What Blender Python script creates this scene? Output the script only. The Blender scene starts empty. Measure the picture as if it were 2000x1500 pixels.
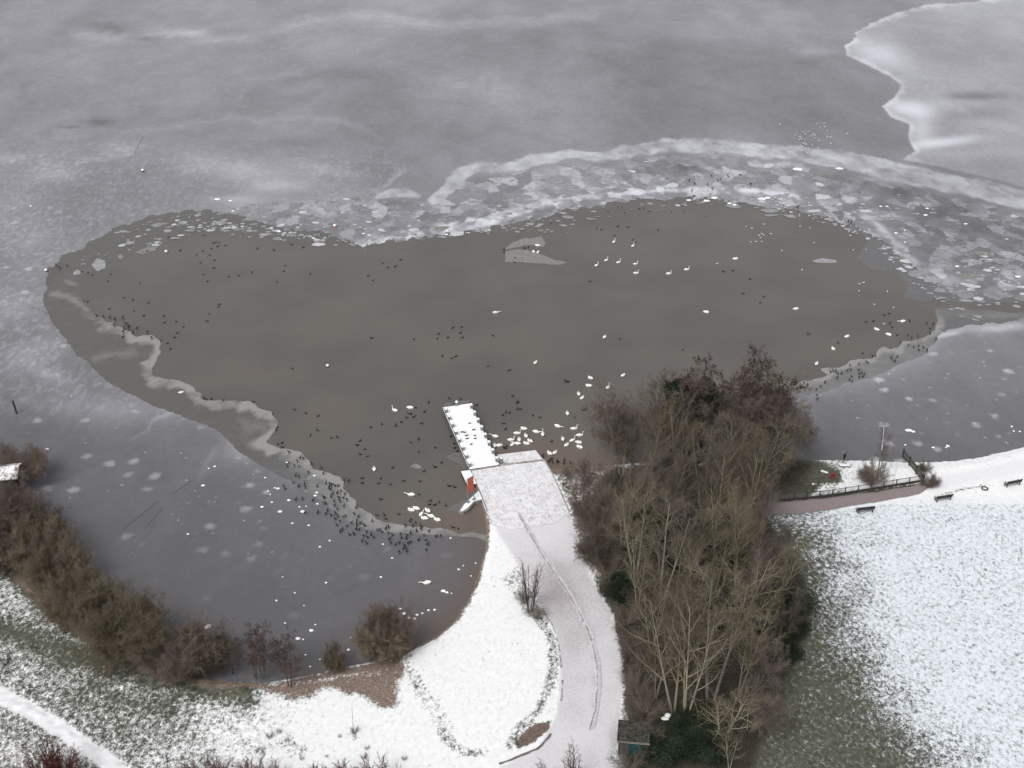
import bpy, math, random
import numpy as np
from mathutils import Vector, Matrix, Euler
R = math.radians
scene = bpy.context.scene
col = scene.collection

# ---------------- camera, sky, sun, exposure ----------------
CAM_H, PITCH, FPX = 100.0, R(30.0), 2338.0          # metres, radians, focal length in photo pixels (2000 wide)
cam = bpy.data.cameras.new('camera'); cam.lens = 36.0 * FPX / 2000.0; cam.sensor_width = 36.0
cam.clip_start = 1.0; cam.clip_end = 4000.0
camo = bpy.data.objects.new('camera', cam); col.objects.link(camo)
camo.location = (0, 0, CAM_H); camo.rotation_euler = (math.pi/2 - PITCH, 0, 0)
scene.camera = camo
world = bpy.data.worlds.new('World'); scene.world = world; world.use_nodes = True
wn = world.node_tree; wn.nodes.clear()
SUN_EL, SUN_AZ = R(52), R(215)
sky = wn.nodes.new('ShaderNodeTexSky'); sky.sky_type = 'NISHITA'; sky.sun_disc = False
sky.sun_elevation = SUN_EL; sky.sun_rotation = SUN_AZ; sky.air_density = 1.0; sky.dust_density = 4.0; sky.ozone_density = 1.0
hs = wn.nodes.new('ShaderNodeHueSaturation'); hs.inputs['Saturation'].default_value = 0.10
bg = wn.nodes.new('ShaderNodeBackground'); bg.inputs['Strength'].default_value = 0.13
wo = wn.nodes.new('ShaderNodeOutputWorld')
wn.links.new(sky.outputs[0], hs.inputs['Color']); wn.links.new(hs.outputs[0], bg.inputs['Color']); wn.links.new(bg.outputs[0], wo.inputs['Surface'])
sl = bpy.data.lights.new('sun', 'SUN'); sl.energy = 1.0; sl.angle = R(25); sl.color = (1.0, 0.97, 0.94)
so = bpy.data.objects.new('sun', sl); col.objects.link(so)
sd = Vector((math.sin(SUN_AZ)*math.cos(SUN_EL), math.cos(SUN_AZ)*math.cos(SUN_EL), math.sin(SUN_EL)))
so.rotation_euler = (-sd).to_track_quat('-Z', 'Y').to_euler(); so.location = (0, 0, 200)
scene.view_settings.view_transform = 'Standard'; scene.view_settings.look = 'None'
scene.view_settings.gamma = 1.0; scene.view_settings.use_curve_mapping = False
scene.view_settings.exposure = 0.25

# ---------------- helpers ----------------
def P(u, v, z=0.0):
    """photo pixel -> point of the place at height z (tracing of the map)"""
    x = (u-1000.0)/FPX; y = (750.0-v)/FPX
    s, c = math.sin(PITCH), math.cos(PITCH)
    dz = -s + y*c; dy = c + y*s
    t = (z-CAM_H)/dz
    return Vector((x*t, dy*t, z))
def uv_of(X, Y, Z):
    s, c = math.sin(PITCH), math.cos(PITCH)
    Zc = Z-CAM_H
    d = Y*c - Zc*s; up = Y*s + Zc*c
    return 1000+FPX*X/d, 750-FPX*up/d
def hsh(i, j, seed):
    n = (i.astype(np.int64)*374761393 + j.astype(np.int64)*668265263 + seed*1442695041) & 0xffffffff
    n = ((n ^ (n >> 13))*1274126177) & 0xffffffff
    n = n ^ (n >> 16)
    return (n & 0xffff)/65535.0
def vnoise(x, y, seed=0):
    i = np.floor(x); j = np.floor(y); fx = x-i; fy = y-j
    fx = fx*fx*(3-2*fx); fy = fy*fy*(3-2*fy)
    a = hsh(i, j, seed); b = hsh(i+1, j, seed); c = hsh(i, j+1, seed); d = hsh(i+1, j+1, seed)
    return (a*(1-fx)+b*fx)*(1-fy)+(c*(1-fx)+d*fx)*fy
def fbm(x, y, seed=0, o=4):
    r = 0; a = 0.5; t = 0
    for k in range(o):
        r = r + a*vnoise(x, y, seed+k*17); t += a; a *= 0.55; x = x*2.03+11.3; y = y*2.03+5.7
    return r/t
def sm(a, b, x):
    t = np.clip((x-a)/(b-a), 0, 1); return t*t*(3-2*t)
def seg_dist(u, v, pts, closed=False):
    """distance to a polyline; points may carry a third value (half width), then distance is minus that"""
    best = np.full(u.shape, 1e9)
    n = len(pts)
    for k in range(n if closed else n-1):
        a = pts[k]; b = pts[(k+1) % n]
        dx, dy = b[0]-a[0], b[1]-a[1]; L = dx*dx+dy*dy+1e-9
        t = np.clip(((u-a[0])*dx+(v-a[1])*dy)/L, 0, 1)
        d = np.hypot(u-a[0]-t*dx, v-a[1]-t*dy)
        if len(a) > 2: d = d-(a[2]+(b[2]-a[2])*t)
        best = np.minimum(best, d)
    return best
def inside(u, v, pts):
    r = np.zeros(u.shape, bool); n = len(pts)
    for k in range(n):
        a = pts[k]; b = pts[(k+1) % n]
        if a[1] == b[1]: continue
        c = ((a[1] > v) != (b[1] > v)) & (u < (b[0]-a[0])*(v-a[1])/(b[1]-a[1])+a[0])
        r ^= c
    return r
def sdf(u, v, pts):
    """positive inside"""
    d = seg_dist(u, v, [p[:2] for p in pts], True)
    return np.where(inside(u, v, pts), d, -d)
def blob(u, v, x, y, rx, ry, ang=0.0):
    c, s = math.cos(R(ang)), math.sin(R(ang))
    a = ((u-x)*c+(v-y)*s)/rx; b = (-(u-x)*s+(v-y)*c)/ry
    return np.exp(-(a*a+b*b))

def mesh_np(name, V, quads=None, tris=None, mats=(), smooth=False, qm=None):
    me = bpy.data.meshes.new(name)
    V = np.asarray(V, np.float32).reshape(-1, 3)
    nq = 0 if quads is None else len(quads); nt = 0 if tris is None else len(tris)
    me.vertices.add(len(V)); me.vertices.foreach_set('co', V.ravel())
    me.loops.add(nq*4+nt*3); me.polygons.add(nq+nt)
    li = []; tot = []
    if nq: li.append(np.asarray(quads).ravel()); tot.append(np.full(nq, 4))
    if nt: li.append(np.asarray(tris).ravel()); tot.append(np.full(nt, 3))
    li = np.concatenate(li).astype(np.int32); tot = np.concatenate(tot).astype(np.int32)
    me.loops.foreach_set('vertex_index', li)
    st = np.concatenate([[0], np.cumsum(tot)[:-1]]).astype(np.int32)
    me.polygons.foreach_set('loop_start', st); me.polygons.foreach_set('loop_total', tot)
    if smooth: me.polygons.foreach_set('use_smooth', np.ones(nq+nt, bool))
    if qm is not None: me.polygons.foreach_set('material_index', np.asarray(qm, np.int32))
    for m in mats: me.materials.append(m)
    me.update(calc_edges=True); me.validate()
    return me
def attr(me, name, vals):
    a = me.attributes.new(name, 'FLOAT', 'POINT'); a.data.foreach_set('value', np.asarray(vals, np.float32).ravel())
def link(name, data, parent=None, loc=None, rz=None, label=None, cat=None, group=None, kind=None):
    o = bpy.data.objects.new(name, data); col.objects.link(o)
    if parent is not None: o.parent = parent
    if loc is not None: o.location = loc
    if rz is not None: o.rotation_euler = (0, 0, rz)
    if label: o['label'] = label
    if cat: o['category'] = cat
    if group: o['group'] = group
    if kind: o['kind'] = kind
    return o
def thing(name, label, cat, loc=(0, 0, 0), rz=0, group=None):
    return link(name, None, loc=loc, rz=rz, label=label, cat=cat, group=group)

class MB:
    """collects simple solids into one mesh"""
    def __init__(s): s.v = []; s.f = []; s.m = []
    def add(s, V, F, m=0):
        o = len(s.v); s.v += [tuple(p) for p in V]; s.f += [tuple(i+o for i in f) for f in F]; s.m += [m]*len(F)
    def box(s, c, d, rz=0, m=0, tilt=None, bev=0.0):
        M = Matrix.Rotation(rz, 3, 'Z')
        if tilt is not None: M = M @ Euler(tilt).to_matrix()
        V = []
        for z in (-1, 1):
            for y in (-1, 1):
                for x in (-1, 1):
                    k = 1.0
                    V.append(Vector(c)+M @ Vector((x*d[0]/2, y*d[1]/2, z*d[2]/2)))
        s.add(V, [(0, 2, 3, 1), (4, 5, 7, 6), (0, 1, 5, 4), (1, 3, 7, 5), (3, 2, 6, 7), (2, 0, 4, 6)], m)
    def tube(s, a, b, r0, r1=None, n=8, m=0):
        r1 = r0 if r1 is None else r1
        a = Vector(a); b = Vector(b); t = (b-a).normalized()
        x = t.orthogonal().normalized(); y = t.cross(x)
        V = []
        for p, r in ((a, r0), (b, r1)):
            for k in range(n):
                q = 2*math.pi*k/n; V.append(p+x*r*math.cos(q)+y*r*math.sin(q))
        F = [(k, (k+1) % n, n+(k+1) % n, n+k) for k in range(n)]+[tuple(range(n))[::-1], tuple(range(n, 2*n))]
        s.add(V, F, m)
    def loft(s, rings, n=10, m=0, ms=None):
        """rings: (centre, axis_x, axis_y) ; one continuous skin, closed at both ends"""
        V = []
        for c, ax, ay in rings:
            c, ax, ay = Vector(c), Vector(ax), Vector(ay)
            for k in range(n):
                q = 2*math.pi*k/n; V.append(c+ax*math.cos(q)+ay*math.sin(q))
        F = []; o = len(s.v); mm = []
        for i in range(len(rings)-1):
            for k in range(n):
                F.append((i*n+k, i*n+(k+1) % n, (i+1)*n+(k+1) % n, (i+1)*n+k)); mm.append(m if ms is None else ms[i])
        F.append(tuple(range(n))[::-1]); mm.append(m if ms is None else ms[0])
        F.append(tuple(range((len(rings)-1)*n, len(rings)*n))); mm.append(m if ms is None else ms[-1])
        s.v += [tuple(p) for p in V]; s.f += [tuple(i+o for i in f) for f in F]; s.m += mm
    def mesh(s, name, mats, smooth=False):
        me = bpy.data.meshes.new(name); me.from_pydata(s.v, [], s.f)
        for m in mats: me.materials.append(m)
        me.polygons.foreach_set('material_index', s.m)
        if smooth: me.polygons.foreach_set('use_smooth', [True]*len(s.f))
        me.update(); return me

# ---------------- materials ----------------
class NT:
    def __init__(s, name):
        s.mat = bpy.data.materials.new(name); s.mat.use_nodes = True; s.t = s.mat.node_tree; s.t.nodes.clear()
        s.out = s.n('ShaderNodeOutputMaterial'); s.b = s.n('ShaderNodeBsdfPrincipled'); s.l(s.b.outputs[0], s.out.inputs[0])
        s.pos = s.n('ShaderNodeNewGeometry').outputs['Position']
    def n(s, t): return s.t.nodes.new(t)
    def l(s, a, b): s.t.links.new(a, b)
    def put(s, sock, v):
        if hasattr(v, 'is_linked') or isinstance(v, bpy.types.NodeSocket): s.l(v, sock)
        else: sock.default_value = v
    def math(s, op, a, b=0.0, c=0.0, clamp=False):
        m = s.n('ShaderNodeMath'); m.operation = op; m.use_clamp = clamp
        for i, q in enumerate((a, b, c)): s.put(m.inputs[i], q)
        return m.outputs[0]
    def attr(s, name): 
        a = s.n('ShaderNodeAttribute'); a.attribute_name = name; return a.outputs['Fac']
    def scale(s, vec, sx, sy, sz=1, rz=0):
        m = s.n('ShaderNodeMapping'); s.l(vec, m.inputs['Vector']); m.inputs['Scale'].default_value = (sx, sy, sz); m.inputs['Rotation'].default_value = (0, 0, rz)
        return m.outputs[0]
    def noise(s, sc, det=3, vec=None, rough=0.55, dist=0.0):
        m = s.n('ShaderNodeTexNoise'); s.l(vec or s.pos, m.inputs['Vector']); m.inputs['Scale'].default_value = sc
        m.inputs['Detail'].default_value = det; m.inputs['Roughness'].default_value = rough; m.inputs['Distortion'].default_value = dist
        return m.outputs[0]
    def vor(s, sc, feat='F1', vec=None, rand=1.0):
        m = s.n('ShaderNodeTexVoronoi'); m.feature = feat; s.l(vec or s.pos, m.inputs['Vector']); m.inputs['Scale'].default_value = sc
        m.inputs['Randomness'].default_value = rand; return m
    def step(s, x, a, b, lo=0.0, hi=1.0):
        m = s.n('ShaderNodeMapRange'); m.interpolation_type = 'SMOOTHSTEP'; s.put(m.inputs[0], x)
        s.put(m.inputs[1], a); s.put(m.inputs[2], b); s.put(m.inputs[3], lo); s.put(m.inputs[4], hi); return m.outputs[0]
    def mix(s, f, a, b):
        m = s.n('ShaderNodeMix'); m.data_type = 'RGBA'; s.put(m.inputs[0], f)
        for i, q in ((6, a), (7, b)):
            if isinstance(q, tuple): q = q+(1,) if len(q) == 3 else q
            s.put(m.inputs[i], q)
        return m.outputs[2]
    def bump(s, h, st, dist=0.1):
        m = s.n('ShaderNodeBump'); s.l(h, m.inputs['Height']); m.inputs['Strength'].default_value = st; m.inputs['Distance'].default_value = dist
        s.l(m.outputs[0], s.b.inputs['Normal'])
    def fin(s, c, rough=0.8, ior=None, spec=None):
        s.put(s.b.inputs['Base Color'], c if not isinstance(c, tuple) else (c+(1,) if len(c) == 3 else c))
        s.put(s.b.inputs['Roughness'], rough)
        if ior: s.b.inputs['IOR'].default_value = ior
        if spec is not None: s.b.inputs['Specular IOR Level'].default_value = spec
        return s.mat
def plain(name, c, rough=0.8, var=0.25, sc=3.0, spec=0.3, obj=False):
    t = NT(name)
    vec = None
    n = t.noise(sc, 4)
    f = t.step(n, 0.3, 0.7)
    a = tuple(x*(1-var) for x in c); b = tuple(min(1, x*(1+var)) for x in c)
    k = t.mix(f, a, b)
    if obj:
        oi = t.n('ShaderNodeObjectInfo'); h = t.n('ShaderNodeHueSaturation'); t.l(k, h.inputs['Color'])
        t.l(t.step(oi.outputs['Random'], 0, 1, 0.7, 1.3), h.inputs['Value']); k = h.outputs[0]
    return t.fin(k, rough, spec=spec)

M = {}
M['snow'] = plain('snow', (0.84, 0.85, 0.87), 0.85, 0.04, 2.0, 0.2)
M['wood_dark'] = plain('weathered_wood', (0.045, 0.042, 0.038), 0.8, 0.3, 4)
M['wood_grey'] = plain('grey_wood', (0.16, 0.155, 0.135), 0.8, 0.3, 5)
M['metal'] = plain('grey_metal', (0.22, 0.23, 0.23), 0.5, 0.1)
M['concrete'] = plain('concrete', (0.34, 0.32, 0.31), 0.85, 0.4, 2)
M['brick'] = plain('red_kerb', (0.30, 0.13, 0.11), 0.85, 0.3, 3)
M['white_feather'] = plain('white_feathers', (0.82, 0.81, 0.78), 0.7, 0.03, 8)
M['beak'] = plain('orange_beak', (0.6, 0.2, 0.05), 0.5, 0.05)
M['dark_feather'] = plain('dark_feathers', (0.016, 0.015, 0.015), 0.6, 0.3, 9, obj=True)
M['brown_feather'] = plain('brown_feathers', (0.10, 0.075, 0.05), 0.7, 0.3, 9)
M['grey_feather'] = plain('pale_grey_feathers', (0.38, 0.40, 0.43), 0.7, 0.05, 9)
M['black'] = plain('black_cloth', (0.012, 0.012, 0.014), 0.8, 0.2, 6)
M['skin'] = plain('skin', (0.5, 0.3, 0.22), 0.6, 0.05)
M['red_cloth'] = plain('red_jacket', (0.33, 0.012, 0.03), 0.7, 0.2, 5)
M['sign_red'] = plain('red_panel', (0.60, 0.125, 0.075), 0.5, 0.08, 2)
M['teal'] = plain('teal_boards', (0.02, 0.085, 0.085), 0.6, 0.25, 5)
M['litter'] = plain('leaf_litter', (0.13, 0.10, 0.085), 0.95, 0.5, 6)
M['stone'] = plain('stone', (0.2, 0.19, 0.18), 0.9, 0.3, 4)
# ---------------- traced outlines (photo pixels) ----------------
HOLE = [(90,590),(92,555),(95,525),(112,520),(120,503),(140,495),(160,490),(175,478),(200,465),(235,445),(255,440),(285,428),(330,418),(380,414),(430,415),(470,425),(520,440),(560,448),(600,452),(640,458),(680,472),(710,484),(740,478),(800,464),(850,461),(900,456),(950,448),(985,438),(1040,428),(1100,414),(1160,400),(1200,394),(1260,390),(1330,386),(1400,388),(1450,395),(1500,405),(1550,410),(1600,422),(1650,436),(1700,460),(1735,482),(1765,512),(1800,535),(1830,560),(1850,572),(1880,585),(2000,588),(2300,590),(2300,622),(2000,618),(1960,628),(1900,634),(1870,637),(1840,650),(1825,668),(1800,692),(1760,706),(1735,722),(1700,735),(1650,745),(1610,765),(1560,775),(1500,790),(1400,830),(1330,870),(1280,920),(1200,990),(1000,1000),(960,1060),(935,1047),(905,1046),(860,1042),(800,1040),(750,1036),(715,1030),(690,1020),(660,1000),(630,975),(590,950),(545,925),(500,900),(470,880),(430,842),(400,827),(330,802),(265,772),(210,742),(180,712),(145,682),(120,650),(100,617)]
OPEN = [(176,606),(160,585),(150,560),(165,535),(225,522),(255,502),(300,492),(330,472),(360,458),(420,456),(470,458),(520,463),(560,467),(620,472),(680,479),(710,488),(750,476),(800,465),(850,460),(900,452),(950,440),(1000,425),(1100,400),(1200,385),(1400,380),(1500,395),(1560,402),(1620,420),(1660,440),(1695,470),(1672,505),(1700,520),(1745,522),(1765,548),(1775,562),(1765,580),(1800,588),(1830,584),(1870,590),(2000,592),(2300,592),(2300,614),(2000,610),(1900,606),(1860,600),(1825,603),(1832,630),(1820,652),(1790,662),(1762,668),(1755,682),(1725,678),(1710,690),(1704,700),(1660,705),(1640,717),(1602,720),(1620,731),(1590,742),(1560,748),(1528,742),(1490,770),(1400,820),(1330,870),(1280,930),(1200,990),(1000,1010),(975,1050),(945,1045),(925,1038),(900,1042),(860,1032),(800,1027),(760,1022),(735,1015),(722,1002),(700,990),(690,975),(672,955),(671,935),(640,925),(612,917),(603,900),(590,885),(570,878),(540,873),(515,863),(525,855),(540,836),(543,820),(530,806),(505,795),(490,785),(440,783),(398,780),(385,765),(370,750),(350,742),(320,738),(293,734),(300,715),(312,690),(312,665),(298,655),(265,657),(240,640),(205,625)]
LAND = [(-900,760),(-300,860),(-80,935),(0,985),(40,1050),(100,1130),(160,1195),(230,1255),(320,1300),(430,1322),(520,1326),(600,1313),(700,1290),(770,1278),(800,1262),(850,1238),(888,1205),(915,1160),(935,1110),(948,1060),(950,1020),(944,990),(935,965),(924,930),(940,925),(1062,900),(1075,912),(1110,909),(1160,904),(1250,900),(1400,897),(1560,892),(1650,893),(1800,897),(1860,895),(1925,885),(2000,868),(2300,805),(2900,700),(2900,2600),(-900,2600)]
WOOD = [(1150,975),(1185,930),(1200,905),(1250,905),(1560,896),(1600,905),(1560,950),(1490,985),(1500,1020),(1545,1080),(1575,1150),(1580,1220),(1555,1290),(1530,1360),(1500,1430),(1450,1540),(1220,1540),(1225,1400),(1215,1300),(1200,1210),(1175,1150),(1160,1070),(1150,1010)]
PATH = [(925,920),(1060,900),(1090,950),(1112,1000),(1135,1080),(1160,1140),(1195,1200),(1212,1270),(1216,1350),(1205,1440),(1190,1560),(960,1560),(975,1500),(1050,1462),(1085,1400),(1092,1350),(1094,1300),(1087,1240),(1060,1190),(1040,1150),(1010,1100),(975,1045),(948,990)]

def grid_mesh(name, xs, ys, zf, mats):
    X, Y = np.meshgrid(xs, ys); X = X.ravel(); Y = Y.ravel()
    Z, A = zf(X, Y)
    nx, ny = len(xs), len(ys)
    i = np.arange(nx*ny).reshape(ny, nx)
    q = np.stack([i[:-1, :-1], i[:-1, 1:], i[1:, 1:], i[1:, :-1]], -1).reshape(-1, 4)
    me = mesh_np(name, np.stack([X, Y, Z], 1), quads=q, mats=mats, smooth=True)
    for k, a in A.items(): attr(me, k, a)
    return me

# ---- water ----
def water_mat():
    t = NT('pond_water')
    sh = t.attr('shallow')
    n = t.noise(0.05, 3); n2 = t.noise(0.35, 4)
    f = t.math('ADD', sh, t.math('MULTIPLY', t.math('SUBTRACT', n2, 0.5), t.math('MULTIPLY', sh, 1.2)), clamp=True)
    c = t.mix(t.step(n, 0.35, 0.65), (0.100, 0.093, 0.088), (0.119, 0.108, 0.098))
    c = t.mix(f, c, (0.150, 0.112, 0.092))
    rp = t.noise(0.8, 2)
    t.bump(rp, 0.035, 0.12)
    return t.fin(c, 0.07, ior=1.33)
def water_z(X, Y):
    u, v = uv_of(X, Y, 0*X)
    d = -sdf(u, v, LAND)
    sh = np.exp(-np.clip(d, 0, None)/16.0)*sm(870, 890, u)*sm(1120, 1060, v)
    sh = np.maximum(sh, 0.75*sm(1230, 1120, u)*sm(870, 905, u)*sm(840, 900, v)*(u > 960)) 
    sh = np.maximum(sh, 0.7*blob(u, v, 890, 1020, 45, 30))
    return 0*X, {'shallow': sh}
xs = np.concatenate([[-1500, -600], np.arange(-90, 90, 1.0), [600, 1500]])
ys = np.concatenate([[60], np.arange(100, 240, 1.0), [400, 1500, 2600]])
me = grid_mesh('water', xs, ys, water_z, [water_mat()])
link('water', me, kind='structure')

# ---- thick ice ----
BAND = [(845,392,8),(868,378,12),(885,358,14),(900,340,12),(930,326,9),(985,329,8),(1020,322,9),(1040,312,11),(1070,308,12),(1110,302,8),(1180,306,8),(1220,297,11),(1290,286,13),(1380,285,13),(1450,291,13),(1550,300,14),(1650,311,17),(1750,336,19),(1850,358,18),(1920,370,18),(2000,392,19),(2300,460,20)]
RIDGE = [(690,480,5),(715,478,7),(760,466,6),(850,452,7),(920,438,9),(980,424,9),(1040,404,7),(1100,391,6),(1200,378,5),(1300,371,4),(1400,372,5),(1480,372,4),(1560,386,3)]
RIDGE2 = [(1660,420,3),(1705,432,4),(1742,468,6),(1790,518,8),(1842,545,9),(1900,548,6)]
RUB = [(700,486),(728,385),(850,398),(905,350),(1030,330),(1220,308),(1400,300),(1600,330),(1750,362),(1900,392),(2300,470),(2300,612),(1870,600),(1740,500),(1600,440),(1400,400),(1200,405),(1000,450),(850,470)]
RUB2 = [(270,440),(420,408),(520,395),(730,380),(720,490),(560,470),(330,450)]
SHELF = [(1672,72),(1650,90),(1652,108),(1695,128),(1738,150),(1762,168),(1748,188),(1722,208),(1740,230),(1774,242),(1776,278),(1787,296),(1762,312),(1850,330),(2300,440),(2300,-60),(1950,-8),(1900,4),(1810,8),(1750,26),(1700,46),(1668,64)]
STREAK = [([(150,70),(240,75),(330,66),(430,76),(520,66),(600,42),(700,35),(780,38),(870,52),(1000,45),(1160,30)], 9, .22),
          ([(240,258),(350,247),(450,231),(520,234),(600,230),(700,246),(745,272)], 5, .13), ([(560,180),(640,160),(760,150),(900,165)], 8, .08),
          ([(730,380),(790,330)], 4, .2), ([(150,320),(260,300)], 4, .16), ([(460,200),(490,155),(590,140)], 5, .12),
          ([(262,860),(288,845),(300,822),(330,806)], 3, .3), ([(390,940),(400,905),(420,880)], 3, .2),
          ([(1700,330),(1600,300)], 3, .1), ([(1835,195),(1900,235),(2000,255)], 10, .16), ([(1600,395),(1700,388)], 5, .25),
          ([(1640,372),(1700,350),(1760,358),(1780,378)], 5, .3), ([(1500,325),(1540,322),(1568,328)], 4, .4)]
def ice_z(X, Y):
    u, v = uv_of(X, Y, 0*X)
    nz = fbm(X*0.5, Y*0.3, 3, 4)-0.5
    nf = fbm(X*1.6, Y*1.1, 31, 3)-0.5
    d = -sdf(u, v, HOLE)
    land = sdf(u, v, LAND)
    dd = d + nz*16*sm(1100, 500, v) + nf*7
    Z = np.clip(dd*0.006, -0.3, 0.04)
    wob = (fbm(X*0.35, Y*0.25, 8, 4)-0.5)*14
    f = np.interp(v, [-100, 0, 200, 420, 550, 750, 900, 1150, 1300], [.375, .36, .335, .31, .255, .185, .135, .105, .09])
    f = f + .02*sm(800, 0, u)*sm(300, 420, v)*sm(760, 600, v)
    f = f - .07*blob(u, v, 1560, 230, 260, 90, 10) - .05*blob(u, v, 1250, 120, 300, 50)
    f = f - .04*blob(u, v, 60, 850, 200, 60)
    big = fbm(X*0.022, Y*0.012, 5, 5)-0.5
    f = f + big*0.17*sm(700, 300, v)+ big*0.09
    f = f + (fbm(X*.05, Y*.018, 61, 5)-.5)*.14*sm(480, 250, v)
    def add(m, a): 
        nonlocal f
        f = f + a*m
    bd = seg_dist(u+wob*.5, v+wob*.9, BAND); add(sm(3, -3, bd)*np.clip(2.3*fbm(X*.3, Y*.2, 51, 5)-.25, .1, 1.3), .25); 
    add(sm(2, -3, seg_dist(u, v+wob*.4, [(738,384,5),(760,378,9),(790,376,9),(818,384,5)]))*np.clip(2*fbm(X*.4, Y*.3, 95, 4)-.3, 0, 1), .24)
    rn = np.clip(2.2*fbm(X*.45, Y*.3, 81, 4)-.55, 0, 1)
    add(sm(4, -3, seg_dist(u+wob*.7, v+wob*.7, RIDGE))*rn, .46); add(sm(8, -6, seg_dist(u+wob, v+wob, RIDGE2))*rn, .26)
    s = sdf(u+wob*.4, v+wob*.4, SHELF)
    add(sm(-1, 3, s), .12); rs = np.clip(2.0*fbm(X*.25, Y*.12, 83, 4)-.35, 0, 1); add(sm(-1, 1, s)*sm(5+12*rs, 1, s)*sm(330, 305, v)*(.2+.8*rs), .24)
    for b, a in (((1715,105,60,22,20), .3), ((1775,212,45,14,8), .45), ((1840,278,70,9,-6), .4), ((1800,250,25,30), .25)): add(blob(u, v, *b)*sm(0, 3, s), a)
    add(blob(u, v, 1905, 188, 60, 8)*sm(0, 3, s), -.2); add(blob(u, v, 1900, 225, 60, 14), -.12)
    for p, w, a in STREAK:
        add(np.exp(-(seg_dist(u+wob*1.3, v+wob*1.1, p)/(w*1.3))**2)*np.clip(.25+1.3*fbm(X*.12, Y*.07, 44, 4), 0, 1), a*.48)
    for b, a in (((195,238,32,8), -.16), ((280,75,28,5), -.16), ((215,55,45,9,10), -.12), ((470,65,60,10), -.1), ((700,150,90,14), -.08), ((570,280,70,12), -.08),
                 ((140,249,20,4), -.14), ((375,64,35,7), .15), ((1200,92,60,10), .05), ((1600,100,35,10), .14), ((20,310,40,10), .1), ((240,290,45,14), .1), ((120,340,40,14), .12),
                 ((460,330,110,22,8), .16), ((540,365,60,12), .14), ((460,390,50,10), .15), ((640,330,80,10,10), .08),
                 ((60,690,60,25,-20), .12), ((95,730,40,12,20), .16), ((130,790,90,25), .06), ((250,800,80,25), .09), ((30,600,60,40), .08), ((60,470,70,40), .05), ((470,880,40,25), .14),
                 ((650,400,60,20), .08), ((1860,410,60,14,-5), -.2), ((1760,375,40,12), -.2), ((1910,445,70,12), -.14), ((1700,358,30,8), -.12), ((1340,325,28,12), -.15),
                 ((1880,300,80,12), .1), ((1985,545,40,14), .15), ((1500,350,70,14), -.04), ((1900,700,160,40), .03), ((1960,640,60,7,-4), .25), ((1850,652,30,5,-15), .3),
                 ((780,1030,120,14,3), .03)):
        add(blob(u+wob*.5, v+wob*.5, *b), a)
    add(blob(u, v, 420, 900, 240, 60, 25)+blob(u, v, 150, 800, 120, 50, 30), .035)
    # frosted rim along the pond in the lower left
    rim = np.exp(-np.clip(d, 0, None)/9.0)*sm(960, 900, v)*sm(640, 600, v)*0
    ll = sm(120, 260, u)*sm(620, 700, v)*sm(900, 700, u)
    add(np.exp(-np.clip(d, 0, None)/13.0)*ll, .08)
    f = f + .16*np.exp(-np.clip(d, 0, None)/20.0)*sm(1500, 1560, u)*sm(600, 640, v)
    # brown bottom showing through near the sandy shore
    mud = np.exp(-np.clip(-land, 0, None)/45.0)*sm(560, 860, u)*sm(1000, 960, u)*sm(980, 1060, v)
    mud = np.maximum(mud, .5*np.exp(-np.clip(-land, 0, None)/14.0)*sm(500, 700, u)*sm(1000, 960, u))
    rub = np.clip(sm(-4, 10, sdf(u+wob, v+wob*.6, RUB))+.8*sm(-6, 14, sdf(u+wob, v+wob, RUB2)), 0, 1)*(1-.8*sm(4, -6, bd))
    rub = np.maximum(rub, .6*sm(-4, 8, sdf(u, v, [(1500,760),(1620,745),(1760,715),(1850,680),(1850,700),(1760,735),(1600,800)]))*0)
    fl = np.clip(sm(360, 470, v)*sm(900, 720, v)*sm(620, 150, u)+.6*sm(700, 200, u)*sm(260, 330, v)*sm(480, 400, v)+.5*sm(560, 640, u)*sm(820, 760, u)*sm(290, 330, v)*sm(470, 440, v)+.35*sm(450, 300, v), 0, 1)
    bl = np.clip(sm(640, 720, v)*sm(1500, 1560, u)+.55*sm(640, 800, v)*sm(900, 700, u)*sm(1150, 1000, v)+.5*sm(380, 470, v)*sm(760, 700, v)*sm(330, 100, u)+.12+.12*sm(820, 860, v)*sm(950, 800, u), 0, 1)
    far = sm(560, 300, v)
    return Z, {'frost': f, 'mud': mud, 'rub': rub, 'flake': fl, 'blot': bl}
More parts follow.
